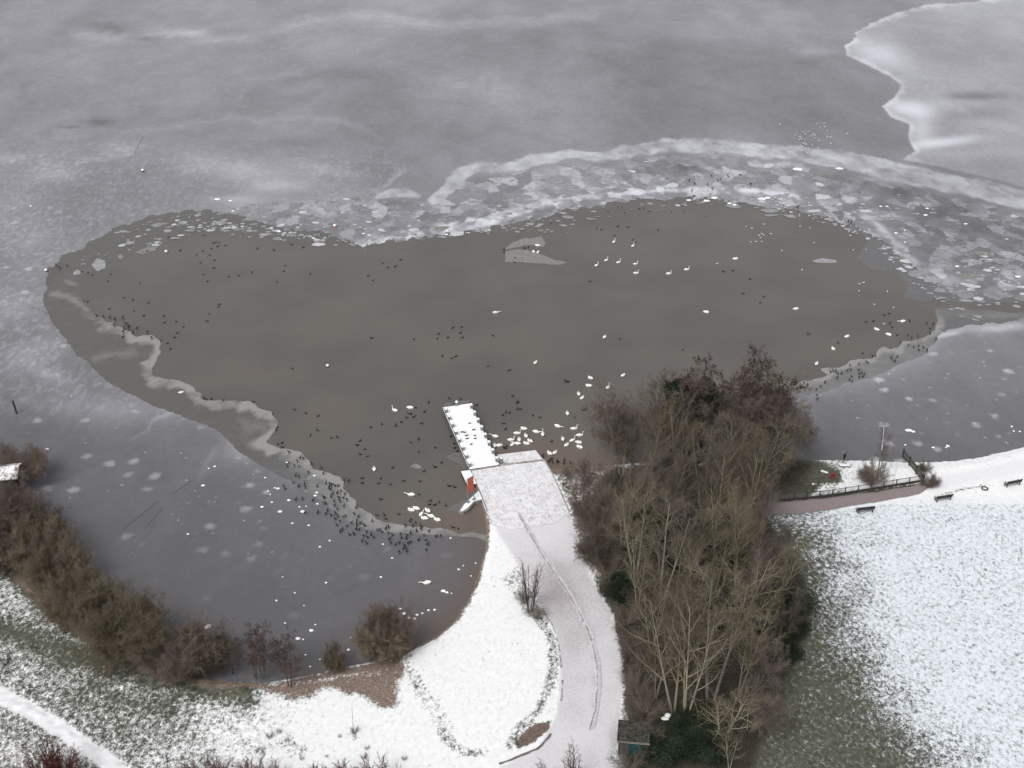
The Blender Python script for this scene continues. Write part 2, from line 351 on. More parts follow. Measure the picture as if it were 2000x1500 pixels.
def ice_mat():
    t = NT('lake_ice')
    fr, mud, rub, fl, bl = [t.attr(a) for a in ('frost', 'mud', 'rub', 'flake', 'blot')]
    # mottling
    a = t.noise(0.11, 6, t.scale(t.pos, 1, 0.7), 0.6, 0.8); b = t.noise(0.9, 5, t.scale(t.pos, 1, 0.6), 0.65)
    x = t.math('ADD', fr, t.math('MULTIPLY', t.math('SUBTRACT', a, 0.5), 0.16))
    x = t.math('ADD', x, t.math('MULTIPLY', t.math('SUBTRACT', b, 0.5), 0.11))
    # wind-blown frost flakes, slanted
    fv = t.scale(t.pos, 0.8, 0.42, 1, R(30))
    f1 = t.noise(1.0, 5, fv, 0.62, 0.6)
    x = t.math('ADD', x, t.math('MULTIPLY', t.math('MULTIPLY', t.step(f1, 0.44, 0.70), fl), 0.13))
    f2 = t.noise(2.2, 3, t.scale(t.pos, 1.0, 0.45, 1, R(-20)), 0.6)
    x = t.math('ADD', x, t.math('MULTIPLY', t.math('MULTIPLY', t.step(f2, 0.66, 0.74), t.math('ADD', fl, rub)), 0.22))
    # pale round blotches
    wob = t.n('ShaderNodeVectorMath'); wob.operation = 'ADD'; nn = t.n('ShaderNodeTexNoise'); t.l(t.pos, nn.inputs['Vector']); nn.inputs['Scale'].default_value = 0.9
    sc_ = t.n('ShaderNodeVectorMath'); sc_.operation = 'SCALE'; t.l(nn.outputs['Color'], sc_.inputs[0]); sc_.inputs['Scale'].default_value = 1.1
    t.l(t.pos, wob.inputs[0]); t.l(sc_.outputs[0], wob.inputs[1])
    v = t.vor(0.27, vec=wob.outputs[0]); sep = t.n('ShaderNodeSeparateColor'); t.l(v.outputs['Color'], sep.inputs[0])
    rad = t.step(sep.outputs[0], 0.05, 1.0, 0.02, 0.36)
    sp = t.step(t.math('SUBTRACT', v.outputs['Distance'], rad), 0.0, -0.22)
    x = t.math('ADD', x, t.math('MULTIPLY', t.math('MULTIPLY', sp, bl), 0.30))
    v3 = t.vor(0.7, vec=wob.outputs[0]); sep3 = t.n('ShaderNodeSeparateColor'); t.l(v3.outputs['Color'], sep3.inputs[0])
    sp3 = t.math('MULTIPLY', t.step(v3.outputs['Distance'], 0.2, 0.08), t.step(sep3.outputs[1], 0.62, 0.9))
    x = t.math('ADD', x, t.math('MULTIPLY', t.math('MULTIPLY', sp3, bl), 0.35))
    # broken plates frozen together
    wv = t.n('ShaderNodeVectorMath'); wv.operation = 'ADD'; sc2 = t.n('ShaderNodeVectorMath'); sc2.operation = 'SCALE'; t.l(nn.outputs['Color'], sc2.inputs[0]); sc2.inputs['Scale'].default_value = 1.5
    t.l(t.scale(t.pos, 1, .62), wv.inputs[0]); t.l(sc2.outputs[0], wv.inputs[1])
    v2 = t.vor(0.36, vec=wv.outputs[0]); sep2 = t.n('ShaderNodeSeparateColor'); t.l(v2.outputs['Color'], sep2.inputs[0])
    e2 = t.vor(0.36, 'DISTANCE_TO_EDGE', vec=wv.outputs[0])
    pl = t.math('MULTIPLY', t.step(sep2.outputs[0], 0.3, 1.0, -0.09, 0.22), t.step(e2.outputs['Distance'], 0.0, 0.06))
    pm = t.noise(0.16, 3, None, 0.6, 1.0)
    pl = t.math('MULTIPLY', pl, t.step(pm, 0.36, 0.55, 0.15, 1.0))
    x = t.math('ADD', x, t.math('MULTIPLY', pl, rub), clamp=True)
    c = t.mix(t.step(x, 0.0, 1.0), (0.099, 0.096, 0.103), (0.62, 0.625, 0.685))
    mx = t.math('MULTIPLY', mud, t.step(t.noise(0.5, 4), 0.2, 0.6, .55, 1.0), clamp=True)
    c = t.mix(mx, c, (0.125, 0.10, 0.09))
    t.bump(t.math('ADD', x, b), 0.25, 0.05)
    return t.fin(c, t.step(x, 0.1, 0.6, 0.38, 0.75), ior=1.31)
def yrows(y0, y1, d0, g):
    r = [y0]
    while r[-1] < y1: r.append(r[-1]+d0*(1+g*(r[-1]-y0)))
    return np.array(r)
xs = np.concatenate([[-1500, -700, -380], np.arange(-240, 240.1, 0.5), [380, 700, 1500]])
ys = np.concatenate([yrows(97, 520, 0.42, 0.004), [700, 1100, 2600]])
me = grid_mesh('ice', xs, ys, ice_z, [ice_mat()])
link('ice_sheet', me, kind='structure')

# ---- thin new ice inside the hole ----
def thin_z(X, Y):
    u, v = uv_of(X, Y, 0*X)
    nz = fbm(X*0.6, Y*0.4, 13, 4)-0.5
    dO = -sdf(u, v, OPEN); dd = dO+(fbm(X*.9, Y*.7, 91, 3)-.5)*9+nz*4
    dH = sdf(u, v, HOLE)
    Z = np.clip(np.minimum(dd*0.005, (dH+14)*0.005), -0.3, 0.018)
    wid = 13+nz*34
    wid = np.where(u > 1500, 9+nz*10, wid)
    lip = np.clip(2.4*fbm(X*.4, Y*.3, 71, 5)-.25, .15, 1.2)*sm(wid+9, wid-5, dd)*sm(600, 640, v)*np.where(u < 1000, sm(905, 880, u), 1.0)
    lip = np.maximum(lip, .55*sm(3, -4, seg_dist(u+nz*10, v+nz*10, [(100,575,5),(130,577,7),(150,590,6),(172,605,4)])))
    lip = np.maximum(lip, .6*sm(3, -4, seg_dist(u, v+nz*8, [(128,548,3),(150,556,3)])))
    lip = np.maximum(lip, .35*np.exp(-(seg_dist(u+nz*12, v+nz*12, [(185,703),(215,690),(260,688)])/7)**2))
    lip = np.maximum(lip, .9*blob(u, v, 503, 868, 16, 9)); lip = np.maximum(lip, .5*blob(u, v, 500, 840, 40, 20)*(.5+nz*2))
    lip = np.maximum(lip, .7*blob(u, v, 575, 900, 60, 16, 20)*sm(540, 580, u)); lip = np.maximum(lip, .5*sm(560, 640, u)*sm(1000, 930, u)*sm(880, 920, v))
    lip = np.maximum(lip, .35*sm(1500, 1560, u)*sm(640, 660, v))
    grey = np.maximum(sm(1500, 1600, u), sm(420, 620, u)*sm(860, 920, v))
    return Z, {'lip': lip, 'grey': grey}
def thin_mat():
    t = NT('thin_ice'); lip = t.attr('lip'); g = t.attr('grey')
    n = t.noise(0.5, 5, None, 0.65, 0.5); n2 = t.noise(2.5, 4, None, 0.7)
    x = t.math('ADD', lip, t.math('MULTIPLY', t.math('SUBTRACT', n, 0.5), t.step(lip, 0, .5, .55, 1.1)))
    x = t.math('ADD', x, t.math('MULTIPLY', t.math('SUBTRACT', n2, 0.5), t.step(lip, 0, .5, .05, .35)), clamp=True)
    base = t.mix(g, (0.108, 0.102, 0.096), (0.125, 0.124, 0.128))
    c = t.mix(x, base, (0.27, 0.265, 0.26))
    t.bump(n2, 0.1, 0.03)
    return t.fin(c, t.step(x, 0, .6, .22, .6), ior=1.31)
xs = np.arange(-90, 121, 0.42); ys = yrows(118, 290, 0.42, 0.004)
me = grid_mesh('thin_ice', xs, ys, thin_z, [thin_mat()])
link('thin_ice', me, kind='structure')

# ---- land ----
def land_z(X, Y):
    u, v = uv_of(X, Y, 0.5+0*X)
    n1 = fbm(X*0.4, Y*0.4, 21, 4)-0.5
    nf = fbm(X*1.8, Y*1.8, 23, 3)-0.5
    d = sdf(u, v, LAND)
    Z = np.clip((d+n1*6+nf*4)*0.03, -0.7, 0.5)
    w = sdf(u, v, WOOD)
    tus = sm(1190, 1290, v)*sm(620, 430, u)
    Z = Z + np.where(d > 5, (fbm(X*1.3+Y*.5, Y*2.2, 27, 3)-.42)*0.75*tus+n1*.12, 0)
    Z = Z-.12*sm(0, 6, sdf(u, v, [(919,918),(976,907),(1062,897),(1092,955),(1111,1000),(1085,1018),(1000,1030),(960,1022),(946,990),(932,950)]))
    sn = np.full(X.shape, 0.93); mud = np.zeros(X.shape); pth = np.zeros(X.shape); dk = np.zeros(X.shape)
    def setv(arr, m, val): arr[:] = arr*(1-m)+val*m
    # right meadow: grass shows beside the wood
    e = seg_dist(u, v, [(1480,1000),(1560,1020),(1600,1060),(1615,1100),(1635,1200),(1665,1270),(1700,1340),(1750,1410),(1850,1530),(1950,1700)])
    lft = inside(u, v, [(1480,1000),(1560,1020),(1600,1060),(1615,1100),(1635,1200),(1665,1270),(1700,1340),(1750,1410),(1850,1530),(1950,1700),(1400,1700),(1400,1000)])
    e = np.where(lft, -e, e)
    right = (u > 1380) & (v > 985)
    sn = np.where(right, .26+.50*sm(-110, 130, e+n1*60)+.03*n1, sn)
    # lower left rough grass
    sn = np.where((u < 700) & (v > 1100), np.interp(u+(v-1250)*.4, [0, 250, 420, 560, 700], [.52, .47, .50, .72, .95]), sn)
    for p, w_, val in (([(-60,1215),(100,1262),(220,1300),(330,1335),(480,1352)], 26, .22), ([(180,1350),(330,1390)], 22, .36)):
        setv(sn, np.exp(-(seg_dist(u, v+n1*30, p)/w_)**2), val)
    setv(sn, sm(0, 30, v-1440)*sm(420, 200, u), .52)
    setv(mud, blob(u, v, 40, 1480, 90, 30), .5); setv(mud, blob(u, v, 60, 1370, 60, 30), .3)
    setv(sn, blob(u, v, 350, 1470, 50, 18), .6)
    m = sm(4, -4, seg_dist(u, v+n1*6, [(-40,1335,16),(60,1390,14),(130,1432,14),(210,1488,14),(300,1560,14)])); setv(sn, m, 1.15); setv(pth, m, .6)
    # bank under the bushes
    m = sm(26, 6, seg_dist(u, v, [(-40,1050),(60,1150),(150,1225),(300,1310),(440,1335)])); setv(sn, m, .15); setv(mud, m, .6)
    # brown sand and leaves
    mp = [(420,1318),(520,1328),(600,1310),(700,1288),(790,1268),(795,1300),(780,1350),(778,1385),(745,1385),(720,1368),(690,1352),(640,1345),(610,1362),(560,1364),(520,1350),(450,1340)]
    m = sm(-8, 12, sdf(u+n1*30, v+n1*30, mp)); setv(mud, m, 1); setv(sn, m, .24)
    setv(sn, .9*blob(u, v, 640, 1355, 26, 12), .95)
    m = np.exp(-(seg_dist(u, v, [(520,1338),(620,1330),(680,1318),(740,1316)])/5)**2); setv(sn, m, .48)
    # ditch lines
    m = sm(8, -2, seg_dist(u+n1*14, v, [(786,1292,2),(820,1350,7),(852,1405,8),(880,1450,9),(905,1470,6),(960,1468,3)])); setv(sn, m, .64)
    setv(sn, np.exp(-(seg_dist(u+n1*10, v, [(802,1300),(860,1385),(885,1420)])/3)**2), .55)
    m = sm(9, -3, seg_dist(u+n1*12, v, [(1050,1195,6),(1078,1250,8),(1082,1300,9),(1070,1340,9),(1052,1385,6),(1010,1430,9),(995,1455,6)])); setv(sn, m, .56); setv(dk, m, 0)
    m = sm(-3, 5, sdf(u, v+n1*8, [(1008,1462),(1012,1440),(1045,1412),(1076,1408),(1074,1425),(1040,1452)])); setv(sn, m, .05); setv(mud, m, 1); setv(dk, m, .3)
    m = sm(18, 2, seg_dist(u, v+n1*8, [(935,1120),(915,1170),(890,1205)]))*.7; setv(sn, m, .5)
    m = sm(0, 6, 10-d)*(u < 1000)*(u > 780); setv(sn, m, .25); setv(mud, m, .8)
    m = sm(-9, 0, sdf(u, v, [(985,1130),(1015,1105),(1070,1150),(1090,1200),(1060,1220),(1030,1200)])); setv(sn, m*.6, .5)
    # path
    s = sdf(u, v, PATH)
    m = sm(-2, 3, s); setv(pth, m, 1); setv(sn, m, .74+.30*sm(1150, 1010, v)+.08*sm(1250, 1380, v)+.1*sm(1150, 1300, v)-.24*blob(u, v, 1085, 1145, 45, 60)-.16*blob(u, v, 1118, 1240, 35, 60)-.10*blob(u, v, 1120, 1360, 30, 60))
    setv(sn, .8*np.exp(-(seg_dist(u, v, [(985,925),(1010,1000),(1060,1085),(1112,1160),(1150,1235),(1166,1300),(1164,1380),(1145,1440),(1100,1500)])/2.5)**2), .95)
    setv(sn, .35*np.exp(-(seg_dist(u, v, [(981,930),(1005,1000),(1055,1085),(1106,1160),(1145,1235),(1161,1300),(1159,1380)])/2.2)**2), .35)
    m = sm(10, 2, seg_dist(u, v, [(1118,1000),(1140,1080),(1170,1140),(1205,1205),(1218,1280),(1222,1350),(1212,1440)]))*.8; setv(sn, m, .55); setv(mud, m, .3)
    setv(sn, sm(0, 20, v-1410)*sm(1180, 1200, u)*sm(1240, 1215, u)*.8, .62)
    # spots of grass near the bottom
    setv(sn, sm(.12, .2, n1)*sm(1380, 1430, v)*sm(800, 700, u)*sm(250, 420, u)*.7, .5)
    # fenced garden and the promenade
    g = sdf(u+n1*20, v+n1*14, [(1480,888),(1592,893),(1618,908),(1640,918),(1640,936),(1605,950),(1580,975),(1480,985)])
    gar = sdf(u, v, [(1480,890),(1762,890),(1802,944),(1700,958),(1600,972),(1480,985)])
    setv(sn, sm(-2, 2, gar)*sm(1660, 1640, u), .62); setv(sn, sm(-2, 2, gar)*sm(25, 0, np.abs(u-1660)), .7)
    m = sm(-8, 12, g)*sm(-2, 2, gar); setv(sn, m, .06)
    setv(dk, m*sm(925, 960, v), .5)
    m = sm(7, 0, seg_dist(u, v, [(1520,978),(1600,973),(1700,960),(1802,946)])); setv(sn, m, .2); setv(dk, m, .8)
    m = sm(-2, 2, sdf(u, v+n1*5, [(1300,975),(1500,982),(1600,975),(1700,962),(1805,945),(1822,948),(1805,958),(1790,968),(1700,982),(1640,992),(1560,1003),(1300,1010)])); setv(pth, m, 1); setv(sn, m, -.2); setv(mud, m, 1); setv(dk, m, -.4)
    m = sm(3, -2, seg_dist(u, v+n1*3, [(1640,996,1.5),(1700,986,2),(1800,967,3),(1850,955,3)])); setv(sn, m, 1.1); setv(pth, m, 0)
    m = sm(8, -8, seg_dist(u, v, [(1825,945,12),(1900,930,12),(2100,890,14)])); setv(sn, m, 1.0); setv(pth, m, .5)
    m = sm(5, 0, seg_dist(u, v+n1*6, [(1835,968),(1880,956),(1925,948)])); setv(sn, m, .55)
    setv(sn, sm(-4, 8, sdf(u+n1*14, v, [(1078,914),(1215,908),(1215,1010),(1195,1150),(1215,1220),(1230,1290),(1235,1350),(1222,1350),(1212,1270),(1195,1200),(1160,1140),(1135,1080),(1112,1000)])), .48); setv(mud, sm(-4, 8, sdf(u+n1*14, v, [(1105,925),(1200,910),(1200,1000),(1175,1130),(1140,1120),(1115,1010)])), .7)
    # wood floor
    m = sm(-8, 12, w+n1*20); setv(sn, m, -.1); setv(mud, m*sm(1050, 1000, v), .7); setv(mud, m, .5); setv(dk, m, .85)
    m = sm(8, 0, seg_dist(u, v, [(1110,955,4),(1180,975,5),(1300,990,7),(1500,995,7)]))*sm(0, 10, w); setv(pth, m, .7); setv(dk, m, .55); setv(sn, m, 0)
    
    # sandy foreshore right of the ramp
    m = sm(-3, 2, 14-d)*(u > 1060)*(u < 1200)*(d > -40); setv(sn, m*.9, .15); setv(mud, m, 1); setv(dk, m, 0)
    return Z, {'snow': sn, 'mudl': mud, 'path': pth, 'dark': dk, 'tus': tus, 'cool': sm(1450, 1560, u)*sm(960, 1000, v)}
def land_mat():
    t = NT('winter_ground'); sn, mud, pth, dk, tus = [t.attr(a) for a in ('snow', 'mudl', 'path', 'dark', 'tus')]
    n1 = t.noise(2.0, 5, t.scale(t.pos, 1, .75, 1, R(-25)), 0.7, 0.4); n2 = t.noise(5.0, 4, None, 0.7, 0.3); n3 = t.noise(0.25, 4); n4 = t.noise(9, 3, None, .7)
    big = t.math('ADD', t.math('MULTIPLY', n1, .55), t.math('MULTIPLY', n2, .45))
    fine = t.math('ADD', t.math('MULTIPLY', n4, .6), t.math('MULTIPLY', n2, .4))
    nn = t.math('ADD', t.math('MULTIPLY', big, t.math('SUBTRACT', 1.0, pth)), t.math('MULTIPLY', fine, pth))
    x = t.math('ADD', sn, t.math('MULTIPLY', t.math('SUBTRACT', nn, 0.5), t.math('SUBTRACT', 2.4, t.math('MULTIPLY', pth, .9))))
    x = t.math('ADD', x, t.math('MULTIPLY', t.math('SUBTRACT', n3, 0.5), .35))
    mask = t.step(x, t.math('SUBTRACT', 0.34, t.math('MULTIPLY', pth, .32)), t.math('ADD', 0.78, t.math('MULTIPLY', pth, .35)))
    grass = t.mix(t.step(n1, .3, .7), (0.052, 0.056, 0.042), (0.128, 0.128, 0.098))
    mudc = t.mix(t.step(n2, .3, .7), (0.125, 0.095, 0.078), (0.27, 0.205, 0.170))
    c = t.mix(t.step(t.math('ADD', mud, t.math('MULTIPLY', t.math('SUBTRACT', n3, .5), .8)), .3, .7), grass, mudc)
    asph = t.mix(t.step(n4, .3, .7), (0.19, 0.155, 0.155), (0.30, 0.25, 0.255))
    c = t.mix(pth, c, asph)
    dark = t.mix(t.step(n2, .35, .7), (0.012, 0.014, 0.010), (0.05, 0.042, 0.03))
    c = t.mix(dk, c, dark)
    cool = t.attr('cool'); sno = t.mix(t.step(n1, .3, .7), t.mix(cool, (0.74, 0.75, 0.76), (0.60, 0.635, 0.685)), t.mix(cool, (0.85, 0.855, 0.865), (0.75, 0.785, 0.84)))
    sno = t.mix(pth, sno, (0.66, 0.65, 0.68))
    c = t.mix(mask, c, sno)
    t.bump(t.math('ADD', t.math('MULTIPLY', mask, .5), n2), t.step(tus, 0, 1, .35, .35) if False else 0.4, 0.08)
    return t.fin(c, 0.9, spec=0.2)
xs = np.concatenate([[-400, -200], np.arange(-100, 115, 0.33), [200, 400]])
ys = np.concatenate([[20, 60], np.arange(84, 176, 0.33), [190, 230]])
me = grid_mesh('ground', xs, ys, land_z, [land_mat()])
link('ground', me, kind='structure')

def ribbon(name, pts, w, z, mat, jit, seed, gap=0.0):
    rr = random.Random(seed); W = []
    for p, q in zip(pts[:-1], pts[1:]):
        A, Bq = P(*p, z), P(*q, z); n = max(1, int((Bq-A).length/.6)); W += [A+(Bq-A)*i/n for i in range(n)]
    Vv = []; F = []
    for i in range(len(W)-1):
        dd = (W[i+1]-W[i]).normalized(); s = Vector((-dd.y, dd.x, 0)); o = rr.uniform(-jit, jit); ww = w*rr.uniform(.4, 1.2)
        Vv += [W[i]+s*(o-ww/2), W[i]+s*(o+ww/2)]
    for i in range(len(W)-2):
        if rr.random() < gap: continue
        F.append((2*i, 2*i+2, 2*i+3, 2*i+1))
    me = bpy.data.meshes.new(name); me.from_pydata([tuple(v) for v in Vv], [], F); me.materials.append(mat); me.update()
    return link(name, me, kind='structure')
SEAM = [(985,925),(1010,1000),(1040,1052),(1064,1092),(1090,1128),(1112,1162),(1134,1200),(1150,1236),(1160,1268),(1166,1300),(1167,1340),(1164,1380),(1155,1415),(1143,1445)]
def frosted(name, c0, c1):
    t = NT(name); n = t.noise(3, 4, None, .7); return t.fin(t.mix(t.step(n, .35, .65), c0, c1), .9, spec=.2)
ribbon('path_ridge', [(u+3, v) for u, v in SEAM[1:]], .55, .575, frosted('ridge_snow', (.44, .43, .45), (.60, .59, .62)), .10, 3)
ribbon('path_seam', SEAM[1:], .16, .585, frosted('seam', (.20, .17, .165), (.36, .33, .33)), .04, 4, .12)
ribbon('path_border', [(1058,1188),(1076,1215),(1088,1245),(1094,1280),(1098,1320),(1098,1360),(1092,1385)], .18, .585, frosted('border', (.13, .12, .11), (.45, .44, .45)), .05, 5, .3)
ribbon('path_border', [(975,1492),(1010,1478),(1050,1462),(1072,1440),(1085,1418)], .28, .60, frosted('border2', (.10, .085, .075), (.2, .18, .17)), .06, 6, .05)

# ---- loose ice plates ----
def plate_mat(name, c0, c1):
    t = NT(name); n = t.noise(1.2, 5, None, .65)
    oi = t.n('ShaderNodeObjectInfo')
    c = t.mix(t.step(n, .3, .7), c0, c1)
    return t.fin(c, 0.5, ior=1.31)
M['plate'] = plate_mat('ice_plate', (0.23, 0.23, 0.245), (0.36, 0.36, 0.38))
M['plate_bright'] = plate_mat('bright_ice_plate', (0.38, 0.385, 0.40), (0.62, 0.63, 0.65))
M['plate_dull'] = plate_mat('dull_ice_plate', (0.16, 0.157, 0.152), (0.26, 0.255, 0.245))
M['plate_mid'] = plate_mat('frosted_ice_plate', (0.20, 0.20, 0.215), (0.30, 0.30, 0.32))
M['plate_film'] = plate_mat('film_ice_plate', (0.125, 0.122, 0.118), (0.16, 0.157, 0.152))
def plates(spec, zbase=0.045, seed=1):
    rng = np.random.default_rng(seed); B = MB()
    for poly, n, r0, r1, mi in spec:
        us = [p[0] for p in poly]; vs = [p[1] for p in poly]; k = 0; tries = 0
        while k < n and tries < n*20:
            tries += 1
            u = rng.uniform(min(us), max(us)); v = rng.uniform(min(vs), max(vs))
            if not inside(np.array([u]), np.array([v]), poly)[0]: continue
            k += 1
            c = P(u, v); r = r0*(r1/r0)**(rng.random()**1.6); a0 = rng.uniform(0, 6.28); m = rng.integers(5, 9)
            st = rng.uniform(.45, 1.0); an = rng.uniform(-.4, .4); z = zbase+rng.uniform(0, .035); th = .02
            tx, ty = rng.normal(0, .02, 2)
            top = []; bot = []
            for i in range(m):
                q = a0+6.283*(i+rng.uniform(-.3, .3))/m; rr = r*rng.uniform(.7, 1.15)
                x, y = rr*math.cos(q), rr*math.sin(q)*st; x, y = x*math.cos(an)-y*math.sin(an), x*math.sin(an)+y*math.cos(an)
                zz = z+tx*x+ty*y
                top.append((c.x+x, c.y+y, zz)); bot.append((c.x+x*.97, c.y+y*.97, max(zz-th, .003)))
            F = [tuple(range(m))]+[(i, m+i, m+(i+1) % m, (i+1) % m) for i in range(m)]
            B.add(top+bot, F, int(mi[rng.integers(len(mi))]))
    return B
sp = [(RUB, 620, .25, 2.4, (0, 0, 3, 3, 3, 3, 0, 1, 2, 3)), (RUB2, 200, .3, 1.6, (0, 0, 0, 3, 1, 2)),
      ([(1000,425),(1150,395),(1300,392),(1300,412),(1180,425),(1160,455),(1060,455),(960,452)], 75, .2, 1.3, (0, 2, 2)),
      ([(1380,372),(1480,385),(1560,400),(1640,415),(1700,440),(1700,470),(1640,445),(1540,420),(1440,400),(1330,405)], 90, .2, 1.2, (0, 0, 1, 2)),
      ([(1690,450),(1750,480),(1800,530),(1850,570),(1860,600),(1790,560),(1730,510)], 60, .2, 1.0, (0, 0, 1)),
      ([(215,455),(330,420),(380,425),(380,455),(300,490),(230,500)], 60, .2, 1.3, (0, 0, 1, 2)), ([(130,510),(200,480),(230,500),(180,540)], 14, .2, .8, (0, 2)), ([(380,430),(500,438),(480,458),(390,455)], 60, .2, .8, (1, 1, 0)),
      ([(500,440),(680,465),(730,470),(700,480),(560,462)], 60, .2, .9, (0, 1, 0)), ([(850,455),(960,445),(970,458),(860,462)], 26, .2, .8, (0, 1, 2)),
      ([(1850,600),(1900,605),(1960,622),(1880,630)], 8, .5, 1.5, (0,)), ([(690,468),(800,462),(900,448),(720,480)], 40, .2, .8, (1, 0)),
      ([(1880,470),(2000,500),(2010,580),(1860,570)], 45, .3, 1.5, (0, 0, 1))]
me = plates(sp, .045, 4).mesh('brash_ice', [M['plate'], M['plate_bright'], M['plate_dull'], M['plate_mid']])
link('brash_ice', me, kind='stuff', label='broken ice plates heaped along the rim of the open water', cat='ice')
def floe(pts, mat, label, z=.02, th=.03, name='ice_floe', group=None, jag=2.0, seed=0):
    rng = random.Random(seed); q = []
    n = len(pts)
    for i in range(n):
        a, b = pts[i], pts[(i+1) % n]; L = math.hypot(b[0]-a[0], b[1]-a[1]); k = max(1, int(L/6))
        for j in range(k):
            t = j/k; q.append((a[0]+(b[0]-a[0])*t+rng.uniform(-jag, jag)*.5, a[1]+(b[1]-a[1])*t+rng.uniform(-jag, jag)*.35))
    W = [P(*p) for p in q]; c = sum(W, Vector())/len(W); c.z = 0; m = len(W)
    B = MB(); B.add([(w.x-c.x, w.y-c.y, z) for w in W]+[(w.x-c.x, w.y-c.y, z-th) for w in W], [tuple(range(m))]+[(i, m+i, m+(i+1) % m, (i+1) % m) for i in range(m)])
    return link(name, B.mesh(name, [mat]), loc=c, label=label, cat='ice floe', group=group)
floe([(985,488),(1000,474),(1020,466),(1058,462),(1066,475),(1060,482),(1035,478),(1012,482),(992,486)], M['plate_dull'], 'thin curved grey ice floe above the trio of swans in the open water')
floe([(986,491),(1010,487),(1040,490),(1060,498),(1085,508),(1108,513),(1095,517),(1070,516),(1050,514),(1020,512),(986,512)], M['plate_dull'], 'pointed grey ice floe under two resting swans near the middle of the pond', z=.024)
floe([(800,912),(812,905),(822,911),(824,915),(812,915)], M['plate_dull'], 'small triangular ice floe floating left of the pier foot')
floe([(1585,510),(1605,504),(1632,508),(1634,512),(1610,514)], M['plate'], 'small pale floe alone on the right part of the pond')
floe([(870,893),(888,884),(905,884),(918,908),(905,916),(898,905)], M['plate_film'], 'dark thin ice film pressed against the left side of the pier')
floe([(872,996),(890,985),(908,976),(918,982),(905,998),(895,1000)], M['plate_film'], 'dark thin ice film beside the snowy rock spit of the sign')
floe([(178,518),(190,505),(205,510),(206,524),(190,530)], M['plate'], 'lumpy white ice floe near the left tip of the pond', z=.05)
floe([(142,533),(150,527),(158,530),(156,536),(144,537)], M['plate'], 'small white floe left of the lumpy floe at the pond tip', z=.05)
floe([(262,494),(280,486),(300,478),(310,468),(318,474),(300,488),(280,496)], M['plate_dull'], 'long slanted floe under the upper left rim of the pond', z=.03)
floe([(228,501),(236,496),(242,502),(236,508)], M['plate_dull'], 'round little floe between the slanted floe and the lumpy floe', z=.03)
floe([(1695,508),(1720,500),(1760,512),(1740,530),(1700,526)], M['plate_film'], 'faint film of new ice inside the right rim of the pond', z=.012, th=.02)
# bright snow specks and lumps lying on the ice
rng = np.random.default_rng(9); B = MB()
def lump(B, c, r, h, m=0, n=7, rng=rng):
    V = []; a0 = rng.uniform(0, 6)
    for k, (s, z) in enumerate(((1, 0), (.85, .6), (.4, 1))):
        for i in range(n):
            q = a0+6.283*i/n; rr = r*s*rng.uniform(.8, 1.15); V.append((c[0]+rr*math.cos(q), c[1]+rr*math.sin(q)*.8, c[2]+h*z))
    F = [(j*n+i, j*n+(i+1) % n, (j+1)*n+(i+1) % n, (j+1)*n+i) for j in range(2) for i in range(n)]+[tuple(range(2*n, 3*n))]
    B.add(V, F, m)
spk = [(518,933,2),(543,954,3),(537,953,2),(524,959,2),(528,966,1.5),(564,977,3),(531,981,2.5),(512,990,3),(547,999,4),(591,999,4),(585,990,2),(598,989,1.5),(571,1022,2.5),(603,1026,2.5),(625,1068,2.5),(644,1056,2),(614,929,2.5),
  (619,962,3),(616,968,3),(620,984,2.5),(561,903,2.5),(397,948,3.5),(420,911,2.5),(408,915,2),(367,1043,2.5),(92,877,3),(748,1063,2),(766,1090,2),(880,1051,2),(576,1158,2),(552,1127,1.5),(557,1217,2.5),(582,1247,4),(608,1231,4),(592,1249,2),(616,1220,2),(637,1138,2.5),(744,1127,2.5),(540,1173,2),(625,1288,2),(606,1302,2),(597,1279,2),(681,1269,3),(594,1183,1.5),(685,1245,1),
  (782,1189,3),(790,1198,3.5),(799,1207,3.5),(810,1208,3),(815,1201,3),(825,1198,2.5),(837,1192,2.5),(849,1191,2.5),(866,1154,4.5),(873,1157,3),(882,1159,1.5),(896,1112,2.5),(905,1105,1.5),(929,1100,2),(920,1125,1.5),
  (1775,840,6),(1784,843,4),(1823,874,3),(1851,871,4),(1848,874,2),(1768,869,2),(1980,842,2),(1976,833,2),(1992,843,2),(1650,980,.1),(424,389,5),(450,392,4),(455,412,3),(710,456,3),(722,459,2.5),(545,452,4),(612,465,3),(873,451,3),(872,458,3),(1720,403,3),(1732,403,3),(1811,407,3),(1808,420,4),(1346,391,5),(1380,392,6),(1395,386,7),(1425,397,5),(1435,400,4),(1488,388,7),(1500,386,5),(1558,330,9),(1640,329,7),(1750,455,3),(60,402,2),(1886,437,3),(1869,520,4),(1988,540,5),(1767,450,2),(1768,473,2)]
for u, v, r in spk:
    c = P(u, v, .04); s = 1.0/FPX*math.hypot(c.y, 100)
    lump(B, (c.x, c.y, .04), r*s*1.15, .10)
link('snow_specks', B.mesh('snow_specks', [M['snow']], True), kind='stuff', label='small bright lumps of snow scattered on the lake ice', cat='snow')
